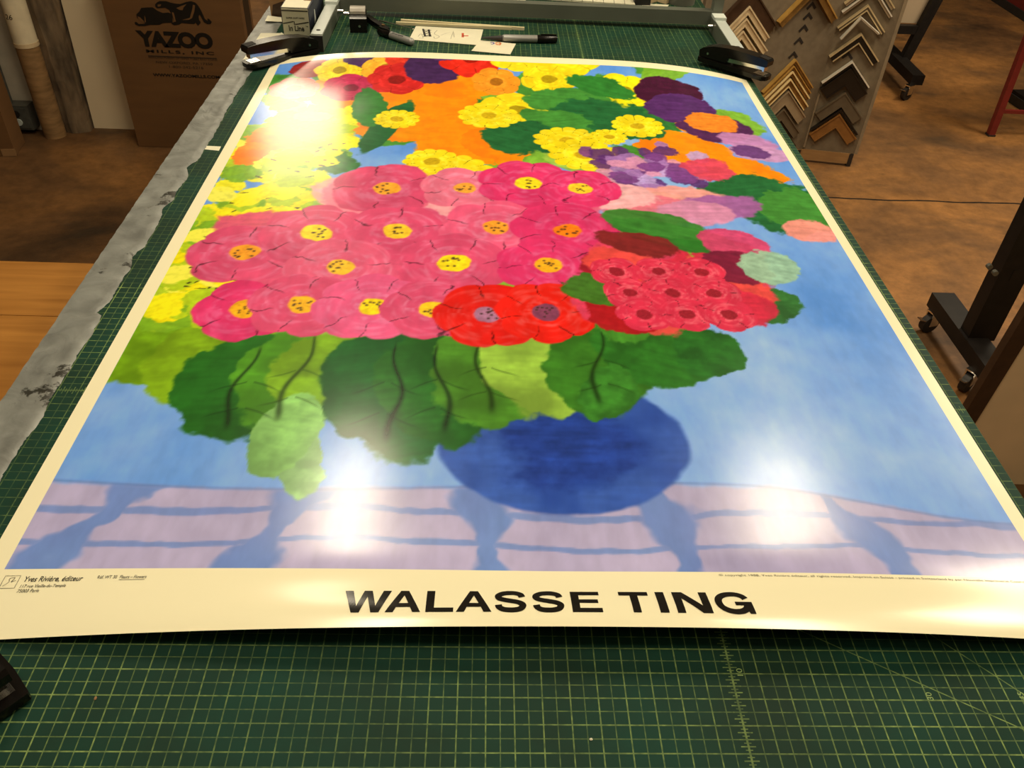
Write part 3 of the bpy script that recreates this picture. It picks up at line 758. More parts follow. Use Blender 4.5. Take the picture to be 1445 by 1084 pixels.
def stapler_at(label, nose, heel, z, zl=0.0, k=1.0):
    nx, ny2 = on(*nose, z)[:2]; hx, hy = on(*heel, z)[:2]
    L = math.hypot(nx - hx, ny2 - hy)
    return make_stapler(label, W((nx + hx) / 2, (ny2 + hy) / 2, z), math.atan2(ny2 - hy, nx - hx), zl, k)
stapler_at('black stapler holding the far left corner of the poster, nose toward the duct tape', (352, 94), (443, 73), .6, .1)
stapler_at('black stapler on the far right corner of the poster, by the frame corner display', (1079, 112), (991, 84), .9, .1)
make_stapler('black stapler at the left edge of the picture, in front of the poster', W(-46.4, 43.6, .25), math.atan2(-.66, .75), square=True)
t = thing('staple_puller', 'small black block tool with a silver top standing right of the left rail foot', 'tool', W(-31.6, 219.2, 0), math.radians(6))
bm = BM(); prism(bm, [(0, .05), (9, .05), (9, 3.0), (5, 4.4), (1.2, 4.3), (0, 3.4)], 'x', -2.1, 2.1); obj('tool_body', bm, M['black'], t, bevel=.4, smooth=True)
bm = BM(); prism(bm, [(.9, 4.25), (1.6, 4.3), (5.2, 4.45), (8.2, 3.3), (8.2, 3.7), (5.2, 5.1), (2.0, 5.3), (1.0, 4.9)], 'x', -1.9, 1.9); obj('silver_top', bm, M['satin'], t, bevel=.25, smooth=True)
bm = BM(); tube(bm, (.3, -.05, 1.7), (.3, -.25, 1.7), .3, seg=12); obj('rivet', bm, M['chrome'], t)
bm = BM(); tube(bm, (-2.5, 5.5, 3.0), (-3.6, 5.5, 3.0), .55, seg=12); tube(bm, (-2.0, 5.5, 3.0), (-2.5, 5.5, 3.0), .3, seg=12); obj('side_knob', bm, M['chrome'], t)

# ------------------------------------------------------------------ upright metal frame on two foot rails
t = thing('upright_frame', 'grey metal upright frame standing across the back of the mat on two foot rails', 'frame', W(0, 0, 0))
bm = BM(); box(bm, -41, 63.2, 233, 236, 1.3, 4.8); obj('bottom_rail', bm, M['galv'], t, bevel=.15)
for x in (-39.8, 62.0):
    bm = BM(); box(bm, x - 1.25, x + 1.25, 233, 236, 4.8, 70); obj('stile', bm, M['galv'], t, bevel=.12)
bm = BM(); box(bm, -41, 63.2, 233, 236, 70, 73); obj('top_rail', bm, M['galv'], t, bevel=.15)
for x in (-39.6, 62.0):
    bm = BM(); box(bm, x - 1.5, x + 1.5, 204.6, 232.9, .1, 3.7); r_o = obj('foot_rail', bm, [M['galv']], t, bevel=.12)
    bm = BM(); box(bm, x - 1.35, x + 1.35, 205.3, 231.5, 3.7, 3.82); obj('rail_cover', bm, M['galvtop'], t)
    bm = BM(); box(bm, x - 1.5, x + 1.5, 204.3, 204.6, 0.05, 3.7); obj('end_cap', bm, M['blackmat'], t)
    bm = BM(); box(bm, x - 1.6, x + 1.6, 228.8, 232.8, 3.7, 4.5); obj('corner_cap', bm, M['whiteplastic'], t, bevel=.25)
    bm = BM(); tube(bm, (x, 208.2, 3.8), (x, 208.2, 3.9), .5, seg=14); obj('screw_hole', bm, M['blackmat'], t)
    s = 1 if x < 0 else -1
    bm = BM(); tube(bm, (x + s * 1.5, 229, 2.2), (x + s * 3.0, 229, 2.2), .55, seg=12); obj('thumb_screw', bm, M['chrome'], t)

# ------------------------------------------------------------------ point dispenser box, papers, marker pens
t = thing('dispenser_box', 'navy and white dispenser box printed with a zigzag line, standing behind the left stapler', 'box', W(-45.55, 212, 0))
bm = BM(); box(bm, -3.3, 3.3, 0.15, 21, .05, 7.5); obj('carton', bm, M['navy'], t, bevel=.12)
bm = BM(); box(bm, -3.15, 3.15, -.05, .15, .3, 7.35); fp = obj('front_label', bm, M['label'], t)
bm = BM(); box(bm, -3.1, 3.1, -.1, -.04, 6.75, 7.0); obj('label_band', bm, M['ink'], fp)
bm = BM(); ribbon(bm, [(-3.1, 3.85), (-.7, 4.35), (-.35, 4.35), (-.45, 3.8), (.2, 3.8), (3.1, 4.35)], .26, lambda x, y: (x, -.08, y)); obj('zigzag_line', bm, M['ink'], fp)
obj('product_lettering', text_bm('In Line', 3.7, 1.35, lambda x, y: (x - 1.85, -.085, 2.15 + y), .03), M['ink'], fp)
obj('product_lettering', text_bm('TM', .6, .3, lambda x, y: (x + 2.2, -.085, 3.2 + y), .01), M['ink'], fp)
obj('product_lettering', text_bm('SUPER SOFT WIRE', 4.4, .42, lambda x, y: (x - 2.2, -.085, 5.0 + y), .02), M['ink'], fp)
bm = BM(); box(bm, -3.1, 3.0, .2, 12, 7.5, 7.6); obj('top_flap', bm, M['paper'], t)
bm = BM(); box(bm, 1.2, 3.1, 6, 10.2, 7.6, 7.75); obj('brown_insert', bm, M['rust'], t)
bm = BM(); prism(bm, [(6.5, 2.2), (8.3, 2.5), (7.6, 5.2), (7.0, 5.2)], 'x', 3.3, 3.4); obj('side_label', bm, M['whiteplastic'], t)
bm = BM(); prism(bm, [(1.0, .3), (2.2, .5), (2.0, 2.1), (1.3, 2.1)], 'x', 3.3, 3.4); obj('side_label', bm, M['whiteplastic'], t)

t = thing('cardboard_box', 'small brown cardboard box behind the navy dispenser box on the bench', 'box', W(-53.2, 229, 0))
bm = BM(); box(bm, -2.2, 2.6, 0, 12, .1, 9); obj('box_body', bm, M['cardlight'], t, bevel=.1)
bm = BM(); prism(bm, [(-2.0, .3), (2.3, .2), (2.4, 3.4), (1.2, 4.0), (-1.4, 3.1)], 'y', -.05, 0); obj('dark_patch', bm, M['darkbrown'], t)

def sheet(name, label, cat, px, z, m, group=None, th=.06):
    pts = [on(x, y, z) for x, y in px]
    cx, cy = sum(p_[0] for p_ in pts) / len(pts), sum(p_[1] for p_ in pts) / len(pts)
    bm = BM(); prism(bm, [(p_[0] - cx, p_[1] - cy) for p_ in pts], 'z', 0, th)
    o = obj(name, bm, m, None, W(cx, cy, z)); tag(o, label, cat, group); o['_c'] = 0; del o['_c']
    return o, cx, cy
sheet('card_sheet', 'white card under the left stapler, on the taped bench edge', 'card', [(342, 86), (368, 47), (396, 47), (397, 46), (404, 50), (399, 88)], .3, M['paper'])
sheet('card_offcut', 'short white card offcut on top of the taped edge, left of the dispenser box', 'card', [(378, 22), (397, 25), (398, 31), (374, 30)], .45, M['paper'])
o, cx, cy = sheet('sketch_paper', 'white note paper with a black scribble and a red mark, by the wood strips', 'paper', [(587, 37), (682, 42), (676, 64), (577, 56)], .1, M['paper'])
def mark(par, cx, cy, z, m, name, curves, w):
    bm = BM()
    for c_ in curves:
        pts = [on(x, y, z)[:2] for x, y in c_]
        ribbon(bm, [(q_[0] - cx, q_[1] - cy) for q_ in pts], w, lambda x, y: (x, y, .075))
    obj(name, bm, m, par)
mark(o, cx, cy, .1, M['scrub'], 'black_scribble', [[(598, 43), (608, 43), (598, 46), (608, 46), (597, 49), (608, 49), (597, 52), (609, 51)], [(597, 41), (600, 52)], [(605, 42), (607, 52)]], .55)
mark(o, cx, cy, .1, M['inkgrey'], 'pencil_sketch', [spline([(590, 52), (594, 48), (597, 54), (591, 54)], 4), spline([(617, 43), (613, 48), (620, 52), (614, 55), (612, 52)], 4), [(622, 50), (640, 44), (636, 55)], [(640, 46), (641, 53)]], .12)
mark(o, cx, cy, .1, M['redink'], 'red_mark', [[(653, 47), (653, 53)], [(653, 51), (661, 51)]], .6)
o, cx, cy = sheet('business_card', 'small white card with a violet and orange emblem in front of the marker pens', 'card', [(678, 57), (728, 62), (720, 77), (665, 72)], .18, M['paper'])
mark(o, cx, cy, .18, M['purple'], 'violet_emblem', [spline([(692, 61), (695, 60), (697, 62), (693, 63)], 4)], .35)
mark(o, cx, cy, .18, M['orange'], 'orange_emblem', [spline([(699, 62), (702, 60), (706, 61), (705, 64), (700, 63), (708, 62)], 4)], .35)

# two pale wood strips lying side by side
for lab, a, b2, z in (('longer pale wood strip lying in the shadow under the metal frame', (566, 28.5), (740, 40), .0), ('pale wood strip lying against the note paper, nearest of the two strips', (559, 32), (722, 39.5), .0)):
    A = on(*a, .4); B = on(*b2, .4); L = math.hypot(B[0] - A[0], B[1] - A[1])
    bm = BM(); prism(bm, [(-.55, .02), (.55, .02), (.55, .5), (.15, .72), (-.55, .72)], 'x', -L / 2, L / 2)
    for v in bm.verts: pass
    o = obj('wood_strip', bm, M['palewood'], None, W((A[0] + B[0]) / 2, (A[1] + B[1]) / 2, 0), math.atan2(B[1] - A[1], B[0] - A[0]))
    tag(o, lab, 'wood strip', 'pale wood strips')

def marker(label, cap_end, tail_end, r=.95):
    A = on(*cap_end, r); B = on(*tail_end, r); L = math.hypot(B[0] - A[0], B[1] - A[1])
    t = thing('marker_pen', label, 'marker pen', W((A[0] + B[0]) / 2, (A[1] + B[1]) / 2, r + .02), math.atan2(B[1] - A[1], B[0] - A[0]), 'fat marker pens')
    bm = BM(); lathe_x(bm, [(-L / 2 + L * .36, r * .93), (L / 2 - .7, r * .95), (L / 2 - .25, r * .8), (L / 2, r * .4)]); br = obj('barrel', bm, M['sharpie'], t, smooth=True)
    bm = BM(); lathe_x(bm, [(-L / 2, r * .75), (-L / 2 + .3, r), (-L / 2 + L * .36, r)]); cp = obj('cap', bm, M['black'], t, smooth=True)
    bm = BM(); box(bm, -L / 2 + .2, -L / 2 + L * .3, -.2, .2, r * .9, r * 1.25); obj('cap_clip', bm, M['black'], cp)
    return t, L, r, br
t, L, r, br = marker('grey marker pen with black cap lying next to the end-on stapler', (535, 44), (583, 60))
obj('barrel_lettering', text_bm('Sharpie', L * .33, .62, lambda x, y: (L * -.08 + x, -.55 + y - .15, r * .98 * math.cos((y - .7) / r * .9) + .02), .02), M['ink'], br)
t, L, r, br = marker('silver marker pen with black cap to the right, behind the small card', (786, 55.5), (708, 54))
bm = BM(); lathe_x(bm, [(L / 2 - .1, .8), (L / 2 + 1.2, .55), (L / 2 + 3.2, .4), (L / 2 + 5.0, .12)])
o = obj('marker_tip', bm, M['blackmat'], t, smooth=True)

# craft knife: black handle, brass screw, silver blade
A = on(518, 24, .9); Bp = on(546, 43, .9); L = math.hypot(Bp[0] - A[0], Bp[1] - A[1])
t = thing('craft_knife', 'black handled craft knife with brass screw and thin silver blade by the grey marker', 'knife', W((A[0] + Bp[0]) / 2, (A[1] + Bp[1]) / 2, 0), math.atan2(Bp[1] - A[1], Bp[0] - A[0]))
bm = BM(); prism(bm, [(-L / 2, -.5), (-L * .1, -.9), (L / 2, -.75), (L / 2 + .4, 0), (L / 2, .8), (-L * .1, .7), (-L / 2, .5)], 'z', .05, 1.5); obj('handle', bm, M['black'], t, bevel=.2, smooth=True)
bm = BM(); tube(bm, (L * .3, .1, 1.5), (L * .3, .1, 1.72), .42, seg=12); obj('brass_screw', bm, M['brass'], t)
P1 = on(536, 30, .6); P2 = on(583, 42, .6); rot = -math.atan2(Bp[1] - A[1], Bp[0] - A[0]); mx, my = (A[0] + Bp[0]) / 2, (A[1] + Bp[1]) / 2
loc2 = lambda q_: (math.cos(rot) * (q_[0] - mx) - math.sin(rot) * (q_[1] - my), math.sin(rot) * (q_[0] - mx) + math.cos(rot) * (q_[1] - my), .8)
bm = BM(); bar(bm, loc2(P1), loc2(P2), .55, .18); obj('blade', bm, M['chrome'], t)

# things seen through the opening of the frame, on the far end of the bench
o, cx, cy = sheet('ruled_paper', 'ruled white paper pad lying behind the grey metal frame', 'paper', [(757, -1), (896, 9), (880, -24), (760, -28)], .15, M['paper'], th=.5)
bm = BM()
for k in range(9):
    a = on(762 + 15 * k, -1 + k * .9, .7); b2 = on(764 + 14 * k, -26, .7)
    ribbon(bm, [(a[0] - cx, a[1] - cy), (b2[0] - cx, b2[1] - cy)], .16, lambda x, y: (x, y, .52))
obj('ruled_line', bm, M['inkgrey'], o, props={'kind': 'stuff'})
sheet('scrap_paper', 'white scrap of paper at the back left behind the metal frame', 'paper', [(655, 0.5), (742, 3), (740, -20), (640, -24)], .12, M['paper'])
t = thing('black_block', 'small black block behind the frame, right of the ruled paper pad', 'block', W(45.2, 255, 0))
bm = BM(); box(bm, -2.3, 2.3, -2, 3, .05, 2.6); obj('block_body', bm, M['blackmat'], t, bevel=.3)
bm = BM(); box(bm, -1.6, 1.6, -1.2, 2.2, 2.6, 2.75); obj('block_lid', bm, M['blacksteel'], t)
o, _, _ = sheet('paper_strip', 'narrow white paper strip behind the frame, in front of the small corner samples', 'paper', [(906, 8), (942, 9.5), (944, 7), (908, 5)], .1, M['paper'])
t = thing('plastic_jar', 'grey translucent plastic jar at the far right of the bench behind the frame', 'jar', W(57.2, 257.5, 0))
m, nt, b = newmat('cloudy plastic'); b.inputs['Base Color'].default_value = (*alb(120, 112, 88), 1); b.inputs['Transmission Weight'].default_value = .35; b.inputs['Roughness'].default_value = .35
bm = BM(); tube(bm, (0, 0, .05), (0, 0, 11), 3.9, 4.4, 28, caps=False)
bmesh.ops.contextual_create(bm, geom=[e for e in bm.edges if e.is_boundary and e.verts[0].co.z < 1])
obj('jar_wall', bm, m, t, smooth=True)
bm = BM(); tube(bm, (0, 0, .1), (0, 0, 5), 3.6, 3.8, 24); obj('jar_contents', bm, M['greybrown'], t)

# ------------------------------------------------------------------ chevron corner samples and their display
def chevron(bm, x, z, L, w, d0, d1, slope=1.0):
    """mitred L seen as an upside-down V; outer apex at (x, z); lies in the xz plane, facing -y"""
    k = 1 / math.sqrt(2); iw = w / k
    a = (x - L * k, z - L * k * slope); c = (x + L * k, z - L * k * slope)
    pts = [(x, z), c, (c[0] - w * k, c[1] - w * k), (x, z - iw), (a[0] + w * k, a[1] - w * k), a]
    prism(bm, pts, 'y', -d1, -d0)

def sample(label, panel_T, s, tt, L, w, face, lip=None, d=2.2, rot=0.0, off=0.0):
    """a framing corner: moulding face with a raised outer lip and backing"""
    P0, a = panel_T
    loc = W(P0[0] + math.cos(a) * s + math.sin(a) * off, P0[1] + math.sin(a) * s - math.cos(a) * off, tt)
    t = thing('corner_sample', label, 'frame corner sample', loc, 0, 'framing corner samples on the display')
    t.rotation_euler = (0, 0, a) if not rot else (Matrix.Rotation(a, 3, 'Z') @ Matrix.Rotation(rot, 3, 'Y')).to_euler()
    bm = BM(); chevron(bm, 0, 0, L, w, .35, d * .8); obj('moulding', bm, face, t, bevel=.06)
    lw = min(.55, w * .35)
    bm = BM(); chevron(bm, 0, 0.02, L + .05, lw, .3, d); obj('outer_lip', bm, lip or face, t, bevel=.05)
    if w > 1.6:
        bm = BM(); chevron(bm, 0, -(w - lw * .8) * math.sqrt(2), L - (w - lw * .8), lw * .8, .4, d * .92); obj('inner_lip', bm, lip if (lip and w < 3) else face, t, bevel=.05)
    return t

SEAM = np.array([143., 350., 0.])
aL, aR = math.radians(19), math.radians(-9)
dsp = thing('sample_display', 'tall two-panel display board in taupe fabric holding frame corner samples', 'display stand', W(143, 350, -90))
WL = 64.0
wR = onplane(1199, 236, SEAM, aR)[0]
bm = BM(); box(bm, -WL, 0, 0, 2, 6, 150, Matrix.Rotation(aL, 4, 'Z')); obj('left_panel', bm, M['carpet'], dsp)
bm = BM(); box(bm, 0, wR, 0, 2, 6, 150, Matrix.Rotation(aR, 4, 'Z')); obj('right_panel', bm, M['carpet'], dsp)
bm = BM(); box(bm, wR - .05, wR + 1.3, -.3, 2.4, 6, 150, Matrix.Rotation(aR, 4, 'Z')); obj('edge_strip', bm, M['carpetlight'], dsp)
bm = BM(); box(bm, -.4, .4, -.8, .1, 7, 31, Matrix.Rotation((aL + aR) / 2, 4, 'Z')); obj('seam_strip', bm, M['carpetlight'], dsp)
bm = BM(); box(bm, -WL, 0, -.3, 2.2, 1.2, 6, Matrix.Rotation(aL, 4, 'Z')); box(bm, 0, wR - 1.5, -.3, 2.2, 1.2, 6, Matrix.Rotation(aR, 4, 'Z')); obj('base_plank', bm, M['tanwood'], dsp)
for s_, a_ in ((wR - 1.0, aR), (-2, aL), (-WL + 3, aL)):
    bm = BM(); box(bm, s_ - .9, s_ + .9, -.5, 2.4, 0, 5.8, Matrix.Rotation(a_, 4, 'Z')); obj('leg', bm, M['blackmat'], dsp)
LP = (SEAM + np.array([-math.sin(-aL) * 0, 0, 0]), aL); RP = (SEAM, aR)
# small black fastener patches
for px, py, a_ in ((1147, 2, aL), (1142, 17, aL), (1136, 34, aL), (1129, 52, aL), (1121, 72, aL), (1198, 73, aR)):
    s_, tt = onplane(px, py, SEAM, a_); bm = BM(); chevron(bm, s_, tt + 90, 3.3, 1.0, .02, .18)
    bmesh.ops.transform(bm, matrix=Matrix.Rotation(a_, 4, 'Z'), verts=bm.verts); obj('fastener_patch', bm, M['blackmat'], dsp)

left = [  # s, t of the apex on the panel (cm), arm length, width, face, lip, depth, label
    (-45.7, -14.0, 20.5, 4.4, 'darkbrown', None, 2.0, 'wide dark walnut corner sample at the top of the leftmost stack, above the cream ones'),
    (-45.7, -20.6, 17.4, 2.3, 'cream', None, 2.4, 'topmost bleached wood corner sample in the leftmost stack'),
    (-45.9, -25.0, 18.4, 2.3, 'cream', None, 2.4, 'second bleached wood corner sample from the top in the leftmost stack'),
    (-46.2, -29.6, 17.4, 2.3, 'cream', None, 2.4, 'third bleached wood corner sample, above the smallest visible one, by the stapler'),
    (-46.5, -34.2, 16.5, 2.3, 'cream', None, 2.4, 'lowest bleached wood corner sample, just above the right stapler'),
    (-17.0, -13.6, 19.5, 3.0, 'golddark', 'gold', 2.6, 'gold corner sample at the top edge, above the black fastener patches'),
    (-17.6, -42.9, 17.6, 1.4, 'golddark', 'gold', 2.0, 'topmost gold corner sample in the lower gold stack, below the fastener patches'),
    (-17.9, -45.3, 17.4, 1.2, 'golddark', 'gold', 2.2, 'second gold corner sample from the top in the lower gold stack'),
    (-18.0, -47.4, 17.4, 1.6, 'golddark', 'glintgold', 2.4, 'third gold corner sample with bright lip in the lower gold stack'),
    (-18.2, -50.4, 18.0, 2.6, 'golddark', 'glintgold', 2.6, 'lowest gold corner sample, directly above the wide greige one'),
    (-17.4, -55.6, 17.6, 4.3, 'beige', None, 2.2, 'wide greige corner sample beneath the gold stack'),
    (-17.2, -63.4, 16.6, 3.6, 'greybrown', None, 2.0, 'wide grey brown corner sample below the greige one'),
    (-17.0, -70.0, 15.6, 3.0, 'blackmould', None, 2.2, 'black corner sample lowest on the left panel, beside the bench edge')]
for s_, tt, L, w, fc, lp, d, lab in left: sample(lab, LP, s_, tt, L, w, M[fc], M[lp] if lp else None, d)
right = [
    (8.6, -12.4, 15.6, 1.6, 'beige', 'champagne', 2.2, 'upper champagne corner sample at the top right of the display, cut by the picture edge', 0),
    (8.6, -15.6, 15.8, 1.4, 'beige', 'silver', 2.2, 'silver edged corner sample at the top right, second from the picture edge', 0),
    (8.2, -22.1, 14.8, 1.7, 'greybrown', 'champagne', 2.0, 'champagne corner sample with its arms open just above the slim silver one', 0),
    (6.5, -26.2, 14.4, .75, 'silver', 'silver', 2.4, 'slim bright silver corner sample hanging askew on the right panel', math.radians(-13)),
    (8.8, -32.9, 14.6, 2.9, 'blackmould', 'champagne', 2.4, 'black corner sample with a pale champagne lip, above a lone fastener patch', 0),
    (8.6, -44.0, 15.2, 1.5, 'blackmould', 'silver', 2.2, 'slim black corner sample with silver edge, top of the black pair', 0),
    (8.6, -46.7, 16.0, 5.4, 'blackmould', None, 2.4, 'wide glossy black corner sample below the silver edged black one', 0),
    (9.6, -57.0, 15.4, 4.4, 'greybrown', None, 2.0, 'wide grey brown corner sample above the orange brown one', 0),
    (9.8, -64.2, 15.4, .9, 'blackmould', None, 2.4, 'thin dark corner sample between the grey brown and the orange brown ones', 0),
    (9.8, -66.2, 15.8, 4.4, 'rust', None, 2.2, 'orange brown corner sample at the bottom of the right panel', 0)]
for s_, tt, L, w, fc, lp, d, lab, ro in right:
    s_ += .9 if not ro else .6
    sample(lab, RP, s_, tt, min(L, (s_ - (.55 if tt < -52 else -.3)) * 1.414), w, M[fc], M[lp] if lp else None, d, ro, 2.0 if ro else 0.0)
# two small samples lying flat behind the frame
for i, (px, py, lab) in enumerate(((927, -1, 'small cream corner sample lying on the mat behind the frame, left one of two'), (951, -1, 'small cream corner sample lying on the mat behind the frame, next to the jar'))):
    q = on(px, py, .5); bm = BM(); chevron(bm, 0, 0, 5.0, 1.8, 0, 1.2)
    bmesh.ops.rotate(bm, matrix=Matrix.Rotation(-math.pi / 2, 3, 'X'), verts=bm.verts, cent=(0, 0, 0))
    zmin = min(v.co.z for v in bm.verts)
    for v in bm.verts: v.co.z -= zmin
    o = obj('corner_sample', bm, M['cream'], None, W(q[0], q[1] + 2, .03)); tag(o, lab, 'frame corner sample', 'small corner samples behind the frame')

# ------------------------------------------------------------------ left background
t = thing('printed_carton', 'tall brown carton printed with two big cats standing against the back wall', 'carton', W(0, 342, -90))
bm = BM(); box(bm, -146.5, -94, 0, 15, .2, 82); bd = obj('carton_body', bm, M['card'], t, bevel=.5)
bm = BM(); box(bm, -146.4, -94.1, .1, 7.4, 82, 82.6); obj('top_flap', bm, M['card'], t)
bm = BM(); box(bm, -146.4, -94.1, 7.6, 14.9, 82, 82.6); obj('top_flap', bm, M['card'], t)
def onbox(x, y): return (x, -.12, y)
def cart(px, py):
    q = atY(px, py, 342); return (q[0], q[2] + 90)
def crop(cx, cy): return cart(180 + cx * .10608, cy * .10608)
bm = BM()
lion = [(95, 300), (112, 285), (150, 318), (240, 312), (185, 272), (125, 232), (118, 190), (160, 150), (182, 105), (250, 98), (335, 96), (400, 142), (470, 172), (545, 165), (600, 190), (600, 300), (470, 305), (430, 328), (300, 330), (230, 345), (150, 345), (105, 325)]
flat_poly(bm, [crop(*q) for q in lion], onbox)
cat = [(368, 55), (395, 28), (430, 12), (520, 14), (560, 30), (640, 48), (700, 52), (790, 22), (850, 14), (905, 35), (950, 85), (990, 160), (1030, 250), (1070, 280), (1060, 245), (1085, 250), (1122, 290), (1105, 318), (1060, 318), (1015, 290), (960, 190), (945, 230), (975, 300), (940, 340), (905, 300), (890, 318), (720, 305), (690, 325), (620, 335), (580, 310), (620, 290), (590, 200), (555, 130), (500, 100), (395, 108), (370, 85)]
flat_poly(bm, [crop(*q) for q in cat], lambda x, y: (x, -.13, y))
obj('big_cats_emblem', bm, M['ink'], bd)
bm = BM()
for pl in ([(650, 105), (720, 75), (785, 55), (745, 100), (735, 135), (690, 130)], [(590, 160), (615, 165), (645, 285), (622, 290)], [(725, 265), (830, 235), (862, 120), (870, 60), (900, 70), (890, 150), (860, 240), (820, 262)],
           [(400, 60), (450, 55), (440, 80), (405, 88)], [(130, 215), (165, 225), (215, 275), (225, 300), (180, 285), (150, 250)], [(225, 200), (240, 240), (245, 290), (230, 300)], [(945, 200), (960, 240), (972, 285), (955, 270)]):
    flat_poly(bm, [crop(*q) for q in pl], lambda x, y: (x, -.16, y))
obj('emblem_highlight', bm, M['card'], bd)
def carton_text(s, l, r_, off=0., m='ink', sp=1.0):
    """l, r_: (crop x, top y, bottom y) of the left and right ends"""
    A = crop(l[0], l[2]); At = crop(l[0], l[1]); Bq = crop(r_[0], r_[2])
    w = Bq[0] - A[0]; h_ = At[1] - A[1]; sh = (Bq[1] - A[1]) / w
    obj('carton_lettering', text_bm(s, w, h_, lambda x, y: (A[0] + x, -.14, A[1] + y + sh * x * .0), off, 0, spacing=sp), M[m], bd)
carton_text('YAZOO', (150, 400, 615), (1150, 400, 640), .055, sp=.93)
carton_text('MILLS, INC', (255, 655, 702), (1150, 650, 702), .02, sp=1.25)
carton_text('MANUFACTURERS OF PAPER TUBES AND CORES', (285, 748, 772), (1190, 748, 772), 0, 'inkbrown')
carton_text('NEW OXFORD, PA 17350', (385, 808, 842), (1130, 812, 842), 0, 'inkbrown')
carton_text('1-800-242-5216', (560, 868, 900), (1010, 872, 905), 0, 'inkbrown')
carton_text('WWW.YAZOOMILLS.COM', (345, 972, 1012), (1225, 975, 1012), .03)
bm = BM(); a_, b_ = crop(275, 738), crop(1180, 738); box(bm, a_[0], b_[0], -.14, -.1, a_[1] - .25, a_[1] + .1); obj('carton_rule', bm, M['inkbrown'], bd)
bm = BM(); prism(bm, [(4, 44), (12, 44), (12, 60), (4, 60)], 'x', -94, -93.9); obj('side_mark', bm, M['ink'], bd)

bm = BM(); box(bm, -171.3, -112, 0, 1.0, 0, 100); Mx = Matrix.Rotation(math.radians(-3), 4, 'X'); bmesh.ops.transform(bm, matrix=Mx, verts=bm.verts)
o = obj('foam_board', bm, M['foam'], None, W(0, 359.2, -90)); tag(o, 'white foam board leaning between the timber post and the printed carton', 'board')

bm = BM(); rows = []
rn = random.Random(8)
outl = [(-4.2, -4), (-1, -5), (2, -4.2), (5.2, -2), (5.2, 5), (-4.2, 5)]
for k in range(60):
    z = k * 4.6; rows.append([bm.verts.new((x + rn.uniform(-.45, .45), y + rn.uniform(-.35, .35), z)) for x, y in outl])
for A, B in zip(rows, rows[1:]):
    for i in range(6): bm.faces.new((A[i], A[(i + 1) % 6], B[(i + 1) % 6], B[i]))
bm.faces.new(rows[0]); bm.faces.new(rows[-1][::-1])
o = obj('timber_post', bm, M['post'], None, W(-177.2, 357.6, -90)); tag(o, 'rough old timber post with flaking paint beside the lagged pipe', 'post')

t = thing('wall_pipe', 'upright pipe, white above and brown below, in front of the left wall', 'pipe', W(-184.6, 350.4, -90))
bm = BM(); tube(bm, (0, 0, 0), (0, 0, 38.6), 4.4, 4.5, 28); obj('brown_wrap', bm, M['pipebrown'], t, smooth=True)
bm = BM(); tube(bm, (0, 0, 38.6), (0, 0, 273), 4.55, 4.55, 28); ww = obj('white_lagging', bm, M['pipewhite'], t, smooth=True)
bm = BM(); tube(bm, (0, 0, 38.2), (0, 0, 39.8), 4.75, 4.75, 28); obj('lagging_collar', bm, M['cream'], t, smooth=True)
obj('handwritten_number', text_bm('26', 3.0, 2.0, lambda x, y: (-2.9 + x, -math.sqrt(max(.1, 4.62 ** 2 - (-2.9 + x) ** 2)), 49.2 + y), 0, .15), M['inkbrown'], ww)

t = thing('outlet_box', 'grey metal outlet box low on the left wall with conduit above', 'outlet', W(-197.6, 355.4, -90))
bm = BM(); box(bm, -5.2, 5.2, -6, -.1, 2.5, 13.0); obj('box_body', bm, M['conduit'], t, bevel=.6)
bm = BM(); box(bm, -4.3, 4.3, -6.4, -6, 3.4, 12.1); obj('cover_plate', bm, M['conduit'], t, bevel=.2)
bm = BM(); tube(bm, (-2.8, -3, 13), (-2.8, -3, 188), 1.1, seg=14); obj('conduit', bm, M['conduit'], t, smooth=True)
for z in (6.0, 9.6):
    bm = BM(); tube(bm, (0, -6.4, z), (0, -6.75, z), 1.5, seg=16); obj('socket', bm, M['blackmat'] if z > 7 else M['whiteplastic'], t)
bm = BM(); pts = spline([(-.5, -6.9, 9.3), (-1, -9, 7), (-2.5, -9.5, 3), (-4, -11, .6), (-9, -14, .5)], 6)
for q0, q1 in zip(pts, pts[1:]): tube(bm, q0, q1, .45, seg=8)
obj('power_cord', bm, M['blackmat'], t, smooth=True)

t = thing('brown_carton', 'brown cardboard carton at the left picture edge beside the outlet box', 'carton', W(-200.8, 332, -90), math.radians(8))
bm = BM(); box(bm, -28, 8, -4, 9, .15, 38); obj('carton_body', bm, M['card'], t, bevel=.4)
bm = BM(); box(bm, 3, 8.3, -4.3, -4, 0.15, 3.2); obj('torn_flap', bm, M['cardlight'], t)

t = thing('wooden_desk', 'lower wooden desk with orange brown grain, left of the workbench', 'desk', W(-120, 80, -90))
top = on(60, 370, -22)
bm = BM(); box(bm, -80, 61.5, -75, top[1] - 80 - 18, 65.5, 68); box(bm, -80, 61.5, top[1] - 80 - 17.85, top[1] - 80, 65.5, 68); obj('desktop', bm, M['desk'], t, bevel=.15)
for x in (-74, 55):
    for y in (-70, top[1] - 86):
        bm = BM(); box(bm, x - 3, x + 3, y - 3, y + 3, 0, 65.5); obj('leg', bm, M['desk'], t)

